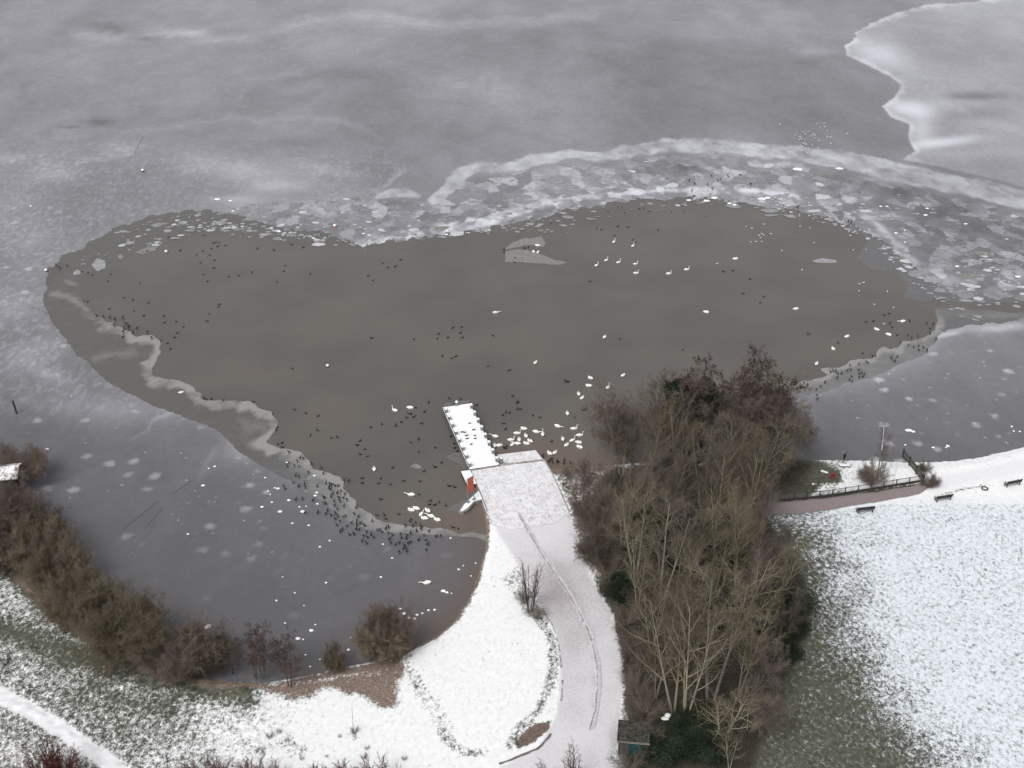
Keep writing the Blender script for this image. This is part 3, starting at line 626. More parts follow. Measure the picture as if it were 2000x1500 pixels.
# scratches in the smooth ice
B = MB()
for a, b in (((236,1037),(310,978)), ((282,1033),(322,988)), ((337,965),(372,940)), ((262,300),(279,268)), ((60,600),(95,612))):
    pa, pb = P(*a, .052), P(*b, .052); d = (pb-pa).normalized(); s = Vector((-d.y, d.x, 0))*.06
    n = 9; V = []
    for i in range(n+1):
        p = pa+(pb-pa)*(i/n)+Vector((rng.normal(0, .08), rng.normal(0, .08), 0)); V += [p-s, p+s]
    B.add(V, [(2*i, 2*i+2, 2*i+3, 2*i+1) for i in range(n)])
link('ice_cracks', B.mesh('ice_cracks', [plain('crack', (.07, .065, .068), .5, .1)]), kind='stuff', label='thin dark scratches running across the smooth lower left ice', cat='crack')
# ---------------- trees ----------------
def grow(rng, P0, D0, L, Rr, k, wander, trop, taper):
    n = len(P0); pts = np.zeros((n, k+1, 3)); rad = np.zeros((n, k+1))
    p = P0.copy(); d = D0.copy(); pts[:, 0] = p; rad[:, 0] = Rr
    for j in range(k):
        d = d+rng.normal(0, wander, (n, 3)); d[:, 2] += trop
        d /= np.linalg.norm(d, axis=1, keepdims=True)
        p = p+d*(L/k)[:, None]; pts[:, j+1] = p; rad[:, j+1] = Rr*(1-(1-taper)*(j+1)/k)
    return pts, rad
def spawn(rng, pts, rad, L, m, t0, ang, dang, ratio, rr, t1=1.0):
    n, k1, _ = pts.shape; k = k1-1
    t = t0+(t1-t0)*(np.arange(m)[None, :]+rng.random((n, m)))/m
    x = t*k; i = np.minimum(x.astype(int), k-1); f = (x-i)[..., None]; ar = np.arange(n)[:, None]
    a = pts[ar, i]; b = pts[ar, i+1]; p = a*(1-f)+b*f; T = b-a; T /= np.linalg.norm(T, axis=2, keepdims=True)+1e-9
    r = rad[ar, i]*(1-f[..., 0])+rad[ar, i+1]*f[..., 0]
    ref = np.tile(np.array([[[.31, .87, .12]]]), (n, m, 1)); x1 = np.cross(T, ref); x1 /= np.linalg.norm(x1, axis=2, keepdims=True)+1e-9; y1 = np.cross(T, x1)
    az = (np.arange(m)*2.4)[None, :]+rng.random((n, 1))*6.28+rng.normal(0, .5, (n, m))
    an = ang+rng.normal(0, dang, (n, m))
    D = T*np.cos(an)[..., None]+(x1*np.cos(az)[..., None]+y1*np.sin(az)[..., None])*np.sin(an)[..., None]
    Lc = L[:, None]*ratio*(1-.45*(t-t0)/(1-t0+1e-6))*rng.uniform(.7, 1.25, (n, m))
    return p.reshape(-1, 3), D.reshape(-1, 3), Lc.ravel(), (r*rr).ravel()
def tubes(pts, rad, sides):
    n, k1, _ = pts.shape
    T = np.gradient(pts, axis=1); T /= np.linalg.norm(T, axis=2, keepdims=True)+1e-9
    ref = np.array([.31, .87, .12]); x = np.cross(T, ref[None, None]); x /= np.linalg.norm(x, axis=2, keepdims=True)+1e-9; y = np.cross(T, x)
    q = 2*np.pi*np.arange(sides)/sides
    V = pts[:, :, None]+rad[:, :, None, None]*(x[:, :, None]*np.cos(q)[None, None, :, None]+y[:, :, None]*np.sin(q)[None, None, :, None])
    idx = np.arange(n*k1*sides).reshape(n, k1, sides)
    a = idx[:, :-1]; b = idx[:, 1:]
    F = np.stack([a, np.roll(a, -1, 2), np.roll(b, -1, 2), b], -1).reshape(-1, 4)
    return V.reshape(-1, 3), F
def combine(parts, name, mats):
    V = []; F = []; m = []; o = 0
    for v, f, mi in parts: V.append(v); F.append(f+o); m.append(np.full(len(f), mi)); o += len(v)
    return mesh_np(name, np.concatenate(V), quads=np.concatenate(F), mats=mats, smooth=False, qm=np.concatenate(m))
def twig_mat(name, a, b, c=None):
    t = NT(name); n = t.noise(0.45, 3); f = t.step(n, .3, .7)
    oi = t.n('ShaderNodeObjectInfo'); k = t.mix(f, a, b)
    if c: k = t.mix(t.step(oi.outputs['Random'], .3, .9), k, c)
    h = t.n('ShaderNodeHueSaturation'); t.l(k, h.inputs['Color']); t.l(t.step(oi.outputs['Random'], 0, 1, .75, 1.3), h.inputs['Value'])
    return t.fin(h.outputs[0], .85, spec=.15)
M['bark_moss'] = twig_mat('mossy_bark', (0.235, 0.20, 0.13), (0.30, 0.27, 0.215))
M['bark_grey'] = twig_mat('grey_bark', (0.20, 0.175, 0.14), (0.27, 0.25, 0.22))
M['bark_dark'] = twig_mat('dark_bark', (0.05, 0.04, 0.035), (0.09, 0.075, 0.065))
M['twig_brown'] = twig_mat('brown_twigs', (0.112, 0.092, 0.068), (0.160, 0.130, 0.104), (0.135, 0.115, 0.075))
M['twig_purple'] = twig_mat('purple_twigs', (0.140, 0.110, 0.097), (0.185, 0.148, 0.132))
M['twig_brush'] = twig_mat('bush_twigs', (0.125, 0.094, 0.078), (0.17, 0.130, 0.110))
M['twig_olive'] = twig_mat('olive_twigs', (0.125, 0.102, 0.068), (0.165, 0.135, 0.098))
M['twig_red'] = twig_mat('red_twigs', (0.105, 0.030, 0.030), (0.085, 0.035, 0.032))
M['twig_dark'] = twig_mat('dark_twigs', (0.12, 0.082, 0.075), (0.165, 0.118, 0.11))
M['leaf'] = twig_mat('evergreen_leaves', (0.018, 0.026, 0.015), (0.040, 0.050, 0.030))
M['ivy'] = twig_mat('ivy_leaves', (0.013, 0.022, 0.013), (0.035, 0.048, 0.03))
M['birch'] = twig_mat('white_birch_bark', (0.70, 0.69, 0.66), (0.80, 0.79, 0.76))

def bare(seed, stems, lev, bark, twig, r0=.2, spread=.25, H=1.0, trunk_k=7, lean=.02, cones=0, trunkfrac=1.0, rmin=.00075):
    """unit-height bare tree; lev = [(m,t0,angle,dang,ratio,rr,k,wander,trop)...]; returns trunk mesh, crown mesh"""
    rng = np.random.default_rng(seed)
    az = rng.random(stems)*6.28+np.arange(stems)*6.28/stems; sp = spread*rng.uniform(.4, 1.1, stems)*(stems > 1)
    D = np.stack([np.cos(az)*sp, np.sin(az)*sp, np.ones(stems)], 1); D /= np.linalg.norm(D, axis=1, keepdims=True)
    P0 = np.stack([np.cos(az)*.012*(stems > 1)*stems**.5, np.sin(az)*.012*(stems > 1)*stems**.5, np.full(stems, -.01)], 1)
    L = rng.uniform(.72, 1.0, stems); L[0] = 1.0
    pts, rad = grow(rng, P0, D, L*trunkfrac, np.full(stems, r0)*rng.uniform(.7, 1, stems), trunk_k, lean, .01, .18)
    lv = [(pts, rad, L*trunkfrac)]
    for (m, t0, a, da, ratio, rr, k, w, tr) in lev:
        p, r, Lp = lv[-1]
        cp, cd, cl, cr = spawn(rng, p, r, Lp, m, t0, a, da, ratio, rr)
        cr = np.maximum(cr, rmin)
        q, r2 = grow(rng, cp, cd, cl, cr, k, w, tr, .25)
        lv.append((q, r2, cl))
    tp = [(*tubes(lv[0][0], lv[0][1], 7), 0), (*tubes(lv[1][0], lv[1][1], 5), 0)]
    cw = [(*tubes(p, r, 4 if i == 0 else 3), 0 if i == 0 and len(lv) > 4 else 1) for i, (p, r, _) in enumerate(lv[2:])]
    if cones:
        e = lv[-1][0][:, -1]; e = e[rng.choice(len(e), min(cones, len(e)), replace=False)]
        e = e[e[:, 2] > .35*e[:, 2].max()]
        pp = np.stack([e, e+rng.normal(0, .004, e.shape)+np.array([0, 0, .008])], 1); cw.append((*tubes(pp, np.full((len(pp), 2), .0030), 4), 2))
    top = max(lv[0][0][..., 2].max(), lv[-1][0][..., 2].max())
    for parts in (tp, cw):
        for i in range(len(parts)): parts[i] = (parts[i][0]/top, parts[i][1], parts[i][2])
    return combine(tp, 'trunk', [bark]), combine(cw, 'crown', [bark, twig, M['bark_dark']])
V = {}
# big spreading sycamore-like trees, limbs sweeping upwards
for i in range(3):
    V['big%d' % i] = bare(10+i, 2+i % 2, [(12, .25, .75, .15, .44, .62, 5, .09, .08), (9, .18, .7, .2, .50, .58, 4, .13, .05), (7, .12, .7, .25, .52, .55, 3, .16, .03), (4, .1, .7, .3, .6, .6, 2, .2, 0)], M['bark_moss'], M['twig_brown'], r0=.014, spread=.3, rmin=.0007)
for i in range(2):
    V['dome%d' % i] = bare(20+i, 4, [(10, .25, .7, .15, .45, .5, 5, .12, .07), (9, .12, .75, .2, .52, .5, 4, .16, .03), (8, .08, .75, .25, .55, .55, 3, .2, .02), (7, .05, .75, .3, .62, .6, 2, .22, 0)], M['bark_grey'], M['twig_purple'], r0=.011, spread=.5, rmin=.0009)
V['slim'] = bare(30, 2, [(13, .3, .6, .12, .28, .45, 4, .08, .10), (7, .2, .65, .2, .5, .5, 3, .12, .05), (7, .15, .7, .25, .5, .55, 2, .2, 0), (4, .1, .7, .3, .6, .6, 2, .2, 0)], M['bark_grey'], M['twig_brown'], r0=.010, spread=.12)
for i in range(2):
    V['alder%d' % i] = bare(40+i, 3+i, [(14, .25, 1.1, .15, .26, .45, 4, .08, .05), (7, .2, .8, .2, .5, .5, 3, .15, .03), (6, .15, .8, .25, .5, .6, 2, .2, 0), (6, .1, .8, .3, .6, .7, 2, .2, 0)], M['bark_dark'], M['twig_dark'], r0=.012, spread=.28, cones=1500, rmin=.0009)
for i in range(2):
    V['willow%d' % i] = bare(50+i, 26, [(9, .12, .55, .15, .52, .5, 4, .12, .03), (9, .08, .65, .2, .52, .5, 3, .16, .02), (7, .05, .7, .25, .6, .65, 2, .2, 0), (4, .05, .7, .3, .6, .8, 1, .2, 0)], M['bark_moss'], M['twig_olive'], r0=.007, spread=1.25, trunk_k=5, rmin=.0018)
V['brush'] = bare(60, 24, [(9, .12, .55, .15, .52, .5, 3, .14, .03), (8, .08, .65, .2, .52, .5, 3, .16, .02), (7, .05, .7, .25, .6, .65, 2, .2, 0), (3, .05, .7, .3, .6, .8, 1, .2, 0)], M['bark_grey'], M['twig_brush'], r0=.007, spread=1.1, trunk_k=5, rmin=.0018)
for i, nm in ((2, 'sp'),): V['sparse'] = bare(65, 20, [(9, .15, .5, .15, .5, .5, 3, .14, .03), (8, .1, .6, .2, .5, .5, 3, .16, .02), (5, .1, .6, .25, .55, .6, 2, .2, 0)], M['bark_grey'], M['twig_brush'], r0=.007, spread=.8, trunk_k=5, rmin=.0014)
V['redbrush'] = bare(61, 26, [(7, .15, .5, .15, .45, .5, 3, .14, .03), (6, .1, .6, .2, .5, .6, 2, .16, .02)], M['twig_red'], M['twig_red'], r0=.012, spread=.7, trunk_k=5, rmin=.007)
V['sapling'] = bare(62, 9, [(12, .25, .45, .1, .2, .5, 3, .08, .1), (5, .1, .5, .2, .5, .6, 2, .15, .05)], M['bark_dark'], M['twig_dark'], r0=.010, spread=.16, trunk_k=6, rmin=.0022)
V['thin'] = bare(63, 1, [(7, .45, .5, .1, .16, .5, 2, .08, .1), (3, .1, .5, .2, .5, .6, 1, .15, .05)], M['wood_grey'], M['twig_dark'], r0=.012, trunk_k=5)
def leafy(seed, n, rx, rz, zc, leaf, trunk=True, size=.022, lobes=14, squash=1.0):
    rng = np.random.default_rng(seed)
    c = rng.normal(0, 1, (lobes, 3)); c /= np.linalg.norm(c, axis=1, keepdims=True); c *= rng.uniform(.35, .8, (lobes, 1)); c = c*np.array([rx, rx, rz*squash])+np.array([0, 0, zc])
    w = rng.integers(0, lobes, n); d = rng.normal(0, 1, (n, 3)); d /= np.linalg.norm(d, axis=1, keepdims=True)
    p = c[w]+d*(rng.random((n, 1))**.4)*np.array([rx, rx, rz])*rng.uniform(.3, .5, (lobes, 1))[w]
    p[:, 2] = np.abs(p[:, 2])
    a = rng.normal(0, 1, (n, 3)); a /= np.linalg.norm(a, axis=1, keepdims=True); b = np.cross(a, rng.normal(0, 1, (n, 3))); b /= np.linalg.norm(b, axis=1, keepdims=True)
    s = size*rng.uniform(.6, 1.3, (n, 1)); Q = np.stack([p-a*s, p-b*s*.6, p+a*s, p+b*s*.6], 1).reshape(-1, 3)
    crown = mesh_np('crown', Q, quads=np.arange(n*4).reshape(-1, 4), mats=[leaf])
    k = 5; az = rng.random(k)*6.28; D = np.stack([np.cos(az)*.25, np.sin(az)*.25, np.ones(k)], 1); D /= np.linalg.norm(D, axis=1, keepdims=True)
    pts, rad = grow(rng, np.zeros((k, 3)), D, np.full(k, zc), np.full(k, .012), 5, .08, .02, .3)
    return mesh_np('trunk', *tubes(pts, rad, 6)[:1], quads=tubes(pts, rad, 6)[1], mats=[M['bark_dark']]), crown
V['holly'] = leafy(70, 4200, .15, .17, .70, M['leaf'], size=.013, lobes=20)
V['ivy'] = leafy(71, 16000, .75, .45, .35, M['ivy'], size=.022, lobes=26)
V['tussock'] = bare(73, 40, [(3, .2, .4, .1, .4, .6, 2, .1, .0), (3, .2, .4, .1, .5, .7, 1, .1, 0)], M['bark_dark'], M['bark_dark'], r0=.012, spread=1.1, trunk_k=3, rmin=.006)

def tree(name, var, u, v, H, label, cat='tree', wide=1.0, group=None, zb=0.45, tw=None, rot=None, seed=[0]):
    seed[0] += 1; rng = random.Random(seed[0]*7+3)
    loc = P(u, v, zb)
    t = thing(name, label, cat, loc, rng.uniform(0, 6.28) if rot is None else rot, group)
    t.scale = (H*wide, H*wide*rng.uniform(.92, 1.08), H)
    a, b = V[var]
    link('trunk', a, t); link('crown', b, t)
    return t
G1 = 'bare trees of the grove between the ramp and the meadow'
place = [
 # u, v, H, var, wide, label
 (1202,908,12,'dome0',.85,'low bare tree at the water corner of the grove, nearest the swans by the ramp'),
 (1216,935,14,'big0',.85,'olive tinted bare tree at the lake end of the grove, behind the ramp corner'),
 (1243,912,16,'dome1',1.0,'round purple twigged tree on the left lake side of the grove'),
 (1280,930,15,'big1',.9,'spreading bare tree with pale forked limbs left of the two dark green crowns'),
 (1292,905,18,'dome0',.9,'purplish domed tree whose top stands just left of the dark green crowns'),
 (1338,900,17.8,'alder0',1.0,'tall dark budded alder rising behind the dark green crowns'),
 (1378,903,17.8,'alder1',1.0,'dark budded alder with its narrow top just right of the dark green crowns'),
 (1330,945,15,'big2',.9,'bare tree with branching pale limbs in front of the dark green crowns'),
 (1405,915,16,'dome1',1.0,'lower purple tree in the dip between the two tallest alder groups'),
 (1440,910,18.2,'alder0',1.1,'reddish dark alder whose top is the highest point right of the dip'),
 (1468,905,17.8,'alder1',1.1,'broad dark alder beside the highest reddish alder at the lake edge'),
 (1495,912,18,'dome0',.9,'soft brown domed tree right of the reddish alders'),
 (1522,905,17.5,'slim',1.5,'slender tree with its fine top beside the ice at the right of the grove'),
 (1540,903,15,'dome1',.9,'domed purplish tree at the grove corner nearest the black clothed walker'),
 (1556,898,10.5,'dome0',.8,'smallest outer tree at the right lake corner of the grove, over the green lawn'),
 (1480,950,15,'big0',.9,'olive bare tree leaning over the lawn end of the promenade'),
 (1425,960,15,'big1',.85,'bare tree with upswept limbs standing by the promenade under the alders'),
 (1370,965,14.5,'slim',1.5,'slim bare tree at the promenade in the middle of the grove'),
 (1262,965,15,'big2',.8,'tall pale trunked tree left of the promenade gap in the grove'),
 (1520,945,8,'dome0',.8,'low spreading tree over the brown path where it leaves the grove'),
 (1215,1075,14,'big1',.75,'yellowish tree with slim twin stems beside the ramp'),
 (1240,1120,16,'slim',1.5,'tall thin pale stemmed tree behind the dark bushes by the driveway'),
 (1290,1050,14,'big0',.8,'bare tree just below the promenade gap, left of centre'),
 (1345,1045,15,'dome0',.8,'rounded brown tree just below the promenade in the middle of the grove'),
 (1395,1060,16,'big2',.8,'golden brown tree with fan shaped limbs right of the dark gap'),
 (1450,1050,15,'big1',.85,'golden fan shaped tree near the meadow below the promenade'),
 (1485,1065,11,'dome1',.8,'low rounded tree on the meadow side below the promenade'),
 (1245,1190,14,'big2',.7,'tree leaning over the driveway bend with yellow green limbs'),
 (1290,1170,17,'slim',1.6,'straight trunked tree in the dark middle of the lower grove'),
 (1335,1160,18,'big0',.75,'mossy tall tree in the dense middle of the lower grove'),
 (1392,1155,17,'slim',1.5,'upright tree against the black gap of the lower grove'),
 (1440,1150,18,'big1',.8,'tall olive tree with its crown right of the black gap'),
 (1490,1150,13,'dome0',.8,'rounded tree bulging over the meadow edge'),
 (1525,1165,9.5,'big2',.9,'low tree with pale twigs reaching out over the frosted grass'),
 (1272,1275,14,'big0',.75,'brown tree fanning out over the driveway above the teal shed'),
 (1305,1290,17,'big1',.8,'many stemmed mossy tree left of the lower grove centre'),
 (1360,1270,18,'big2',.75,'tall olive tree at the lower grove centre'),
 (1425,1265,17,'big0',.8,'pinkish twigged tree right of the lower grove centre'),
 (1470,1250,14,'dome1',.75,'rounded purplish tree near the dark evergreen hollow'),
 (1520,1250,8,'dome0',.9,'low twiggy tree hanging over the grass by the dark hollow'),
 (1318,1395,20,'big0',.78,'tall pale trunked tree right of the snow capped stump'),
 (1340,1400,21,'big1',.72,'tallest front tree with forked pale trunk above the dark ivy'),
 (1388,1370,20,'slim',1.7,'leaning bright trunk standing clear over the dark ivy'),
 (1280,1365,10,'big2',.9,'thin twigged tree between the driveway and the snow capped stump'),
 (1440,1360,15,'big2',.9,'wide low limbed tree on the meadow side above the dark ivy'),
 (1475,1350,10,'dome0',.9,'dark brown twiggy tree bulging over the green grass edge'),
 (1250,1010,12,'dome1',.8,'purplish tree filling the left end of the promenade gap'),
 (1320,1005,13,'dome0',.8,'brown tree hiding the middle of the promenade gap'),
 (1385,1010,13,'big2',.9,'upswept tree at the right of the promenade gap'),
 (1450,1005,12,'dome0',.8,'brown tree where the promenade enters the grove'),
 (1408,1445,10,'big0',1.1,'small yellow green forked tree in front of the dark ivy'),
 (1460,1430,9,'dome1',1.1,'low twiggy tree on the grass side at the bottom of the grove'),
 (1425,1500,7,'big2',1.0,'lowest small tree of the grove at the bottom edge'),
]
for u, v, H, var, w, lab in place:
    tree('bare_tree', var, u, v, H, lab, wide=w, group=G1)
tree('evergreen_tree', 'holly', 1313, 905, 16.5, 'dark green evergreen crown, the left one of two near the top of the grove', wide=1.0)
tree('evergreen_tree', 'holly', 1364, 905, 16.0, 'dark green evergreen crown, the right one of two near the top of the grove', wide=1.1)
IV = 'dark ivy thickets under the grove'
for u, v, H, lab in ((1330,1455,3.4,'black green ivy thicket right of the teal shed'), (1390,1475,3.2,'black green ivy thicket at the bottom under the forked tree'), (1300,1480,3,'dark ivy thicket right beside the shed wall'),
                     (1365,1410,3,'dark ivy thicket at the foot of the tall pale trunks'), (1530,1195,4,'dark evergreen thicket in the hollow at the meadow edge'), (1515,1235,4,'lower dark evergreen thicket in the hollow at the meadow edge'),
                     (1200,1110,3.4,'green black thicket along the driveway by the slim stems'), (1215,1160,3.2,'green black thicket at the driveway bend'), (1400,1100,4.5,'black thicket in the gap at the centre of the grove'),
                     (1345,1110,3.5,'dark thicket left of the central black gap'), (1450,1110,3.5,'dark thicket right of the central black gap'), (1260,1080,3.5,'dark thicket below the left promenade gap'), (1480,1200,3.5,'dark thicket left of the evergreen hollow'),
                     (1300,1220,3.5,'dark thicket in the lower grove by the tree stems'), (1420,1220,4,'dark thicket among the stems right of the lower grove centre'), (1250,1020,3,'dark thicket at the left end of the promenade gap'), (1220,960,3,'dark thicket near the lake behind the ramp bushes'), (1430,920,3,'dark thicket under the reddish alders'), (1330,925,3,'dark thicket beneath the left evergreen crown'), (1520,1290,3,'dark thicket under the lowest meadow side trees')):
    tree('ivy_thicket', 'ivy', u, v, H, lab, 'thicket', wide=1.25, group=IV)
BR = 'twiggy bushes along the ramp and driveway'
for u, v, H, var, w, lab in ((1112,935,2.6,'sparse',1.0,'small dark bush at the ramp corner by the sandy shore'), (1130,965,3.6,'sparse',1.0,'second bush beside the ramp, below the small dark one'), (1150,945,4.5,'sparse',.9,'open twiggy bush before the snowy shore patch'), (1180,985,6,'sparse',.9,'tall twiggy bush between ramp and grove'),
      (1145,1010,4.4,'brush',.8,'purple bush drooping over the ramp edge'), (1165,1050,5,'brush',.9,'large purple bush overhanging the snowy driveway'), (1172,1095,5,'brush',.9,'brown bush overhanging the driveway above the bend'), (1188,1130,4,'sparse',1.0,'low brown bush at the start of the driveway bend'), (1222,1220,3,'sparse',1.2,'low bush at the middle of the driveway bend'),
      (1238,1290,3.4,'brush',1.0,'brown bush between driveway and lower grove'), (1245,1345,3.2,'sparse',1.3,'frosty bush above the teal shed'), (1262,1395,3.5,'sparse',1.3,'grey brown bush spreading behind the teal shed'), (1480,1000,3.5,'sparse',1.1,'low bush at the corner of meadow and brown path'), (1210,1010,6,'sparse',1.0,'grey bush behind the overhanging purple bushes')):
    tree('twiggy_bush', var, u, v, H, lab, 'bush', wide=w, group=BR)
WB = 'willow bushes along the left shore'
for u, v, H, var, w, lab in ((52,940,5.2,'brush',1.0,'brown bush behind the snow roofed hide'), (-12,925,4.5,'brush',1.1,'purple bush at the left edge behind the snow roofed hide'), (-15,1050,6.5,'brush',1.1,'reddish bush at the left edge below the hide'), (35,1060,6.5,'brush',1.1,'reddish purple bush just below the hide'),
      (-8,1016,5,'brush',1.2,'purple bush directly under the hide at the left edge'), (45,1026,4.8,'brush',1.1,'purplish brown bush at the water side below the hide'), (78,1065,5,'brush',1.1,'low brown bush on the water side above the olive willows'),
      (75,1110,7,'willow0',.95,'olive willow bush below the reddish ones'), (10,1100,6,'brush',1.0,'grey brown bush above the small dark shore tree'), (120,1155,6.6,'willow1',1.0,'olive brown willow bush in the middle of the slanting row'), (160,1200,6.2,'willow0',1.05,'green tinted willow bush before the largest one'), (110,1120,6.5,'brush',.8,'purplish bush on the water side of the slanting row'), (205,1225,6,'willow1',1.1,'low dark willow bush tucked beside the largest one'),
      (262,1276,7.8,'willow1',1.1,'largest willow bush, a wide olive dome on the shore'), (232,1285,4,'willow0',.9,'small orange brown bush at the foot of the largest willow'), (345,1308,5.8,'brush',1.15,'brown open bush right of the largest willow'), (395,1302,5.5,'brush',1.0,'twiggy bush on the water side left of the alders'), (420,1308,4.5,'willow0',.7,'low olive bush immediately left of the alders'),
      (655,1305,4,'willow0',.55,'small thin willow alone on the sandy shore'), (745,1278,6.2,'willow1',.82,'round olive willow at the corner of the spit'), (768,1270,7,'brush',.6,'reddish bush rising behind the round olive willow')):
    tree('willow_bush', var, u, v, H, lab, 'bush', wide=w, group=WB)
AL = 'small alders on the lower left shore'
for u, v, H, var, w, lab in ((453,1314,5.6,'alder0',1.2,'leftmost small dark alder at the sandy shore'), (498,1324,7.2,'alder1',.9,'left stem group of the tallest shore alders'), (512,1324,8.2,'alder0',1.0,'tallest dark alder on the lower left shore'), (553,1312,6.6,'alder1',.75,'narrow budded alder between the tallest one and the front one'), (566,1342,6.2,'alder0',1.0,'front alder standing alone on the brown sand'), (22,1116,4.5,'alder1',.8,'small dark tree on the snowy bank at the left edge'), (330,1222,1,'alder0',1.0,'')):
    if lab: tree('alder', var, u, v, H, lab, wide=w, group=AL)
tree('sapling_group', 'sapling', 1036, 1195, 9.0, 'tall slender leafless saplings growing from the bush on the spit', wide=1.0)
tree('twiggy_bush', 'sparse', 1024, 1178, 2.6, 'dark bush under the slender saplings on the spit', 'bush', wide=1.0)
tree('twiggy_bush', 'sparse', 1044, 1205, 2.2, 'low dark bush at the driveway side of the slender saplings', 'bush', wide=1.2)
tree('sapling_group', 'sapling', 1120, 1545, 6.5, 'bare light twigs rising at the bottom edge in front of the driveway', wide=1.5)
tree('sapling_group', 'sapling', 1070, 1550, 5.0, 'shorter bare twigs at the bottom edge left of the taller ones', wide=1.6)
tree('twiggy_bush', 'sparse', 1228, 1505, 3.6, 'thin brown twigs in front of the teal shed', 'bush', wide=1.0)
tree('twiggy_bush', 'sparse', 1250, 1440, 3.6, 'thin brown twigs over the roof of the teal shed', 'bush', wide=1.3)
tree('twiggy_bush', 'brush', 1706, 943, 3.4, 'dense round bush at the foot of the white birch in the fenced garden', 'bush', wide=.95)
tree('twiggy_bush', 'brush', 1812, 948, 1.8, 'low bush outside the corner of the wooden fence', 'bush', wide=1.2)
tree('twiggy_bush', 'brush', 1806, 920, 1.6, 'small snowy bush outside the boarded fence', 'bush', wide=1.0)
for u, v, lab in ((1740, 913, 'thin young tree in the fenced garden, the one nearer the lake'), (1743, 947, 'thin young tree in the fenced garden, the one at the rail')):
    tree('young_tree', 'thin', u, v, 4.0, lab, wide=.9)
tree('young_tree', 'thin', 690, 1428, 4.2, 'thin young tree alone on the lower left snow', wide=.8)
for q, (u, v, H, w) in enumerate(((97,1525,5.5,.8), (122,1540,4.5,1.1), (392,1540,3.8,1.1), (425,1548,3.8,1.1), (460,1550,3.6,1.1), (500,1548,3.7,1.1), (532,1545,3.3,1.1), (618,1550,3.4,1.1), (655,1550,3.6,1.1), (700,1550,3.4,1.1), (742,1545,3.7,1.1))):
    words = ['tallest dark red shrub beside the snowy track', 'lower dark red shrub beside the snowy track', 'leftmost dark red shrub of the bottom hedge', 'second dark red shrub from the left in the bottom hedge', 'third dark red shrub from the left in the bottom hedge', 'fourth dark red shrub from the left in the bottom hedge', 'dark red shrub at the right end of the left hedge piece', 'first dark red shrub after the gap in the bottom hedge', 'second dark red shrub after the gap in the bottom hedge', 'next to last dark red shrub on the right of the bottom hedge', 'rightmost dark red shrub of the bottom hedge']
    tree('red_shrub', 'redbrush', u, v, H, words[q], 'shrub', wide=w, group='dark red shrubs along the bottom edge')
TG = 'dark grass tussocks poking through the lower snow'
for u, v, s, lab in ((508,1471,.8,'largest dark tussock above the red hedge'), (711,1481,.75,'dark tussock in the snow above the right end of the red hedge'), (717,1463,.5,'small tussock just above the dark one by the right hedge end'), (790,1484,.6,'greyish tussock in the snow right of the hedge'), (638,1478,.35,'tiny tussock above the hedge gap'), (664,1440,.45,'small tussock left of the lone young tree'), (693,1430,.9,'twiggy tussock at the foot of the lone young tree'), (545,1432,.7,'tussock in the speckled patch of the lower snow'), (528,1440,.8,'flat dark tussock left in the speckled patch'), (480,1455,.35,'tiny tussock at the left of the speckled patch'), (380,1347,.6,'small brown tussock on the green strip'), (590,1484,.5,'small tussock between the two hedge pieces'), (560,1448,.5,'small tussock at the right of the speckled patch'), (12,1298,1.4,'dark reddish tuft on the frosted grass at the left edge'), (802,1283,.4,'tiny tussock by the ditch corner'), (1010,1455,.4,'tiny tussock beside the brown patch'), (928,1477,.5,'grass tuft where the ditch meets the driveway')):
    tree('grass_tussock', 'tussock', u, v, s*1.0, lab, 'tussock', wide=1.0, group=TG)
# birch with a white upper trunk in the garden
t = thing('birch_tree', 'slender birch with a white upper trunk in the fenced garden', 'tree', P(1711, 936, .45))
rng = np.random.default_rng(5)
pts, rad = grow(rng, np.array([[0, 0, -.1], [.15, 0, -.1]]), np.array([[.05, 0, 1.], [.12, .05, 1]]), np.array([9.6, 7.5]), np.array([.11, .08]), 9, .025, .01, .35)
lo = tubes(pts[:, :6], rad[:, :6], 7); hi = tubes(pts[:1, 5:], rad[:1, 5:]*1.02, 7)
link('trunk', combine([(lo[0], lo[1], 0)], 'trunk', [M['bark_grey']]), t); link('white_trunk', combine([(hi[0], hi[1], 0)], 'white_trunk', [M['birch']]), t)
a = spawn(rng, pts, rad, np.array([9.6, 7.5]), 26, .3, .5, .15, .16, .35); q, r2 = grow(rng, *a, 4, .1, .05, .3); b = spawn(rng, q, r2, a[2], 7, .2, .5, .2, .5, .6); q2, r3 = grow(rng, *b, 2, .2, 0, .4)
b2 = spawn(rng, q2, r3, b[2], 5, .2, .5, .2, .6, .6); q3, r4 = grow(rng, *b2, 2, .2, -.05, .4)
link('crown', combine([(*tubes(q, np.maximum(r2, .008), 3), 0), (*tubes(q2, np.maximum(r3, .006), 3), 0), (*tubes(q3, np.maximum(r4, .005), 3), 0)], 'crown', [M['twig_purple']]), t)
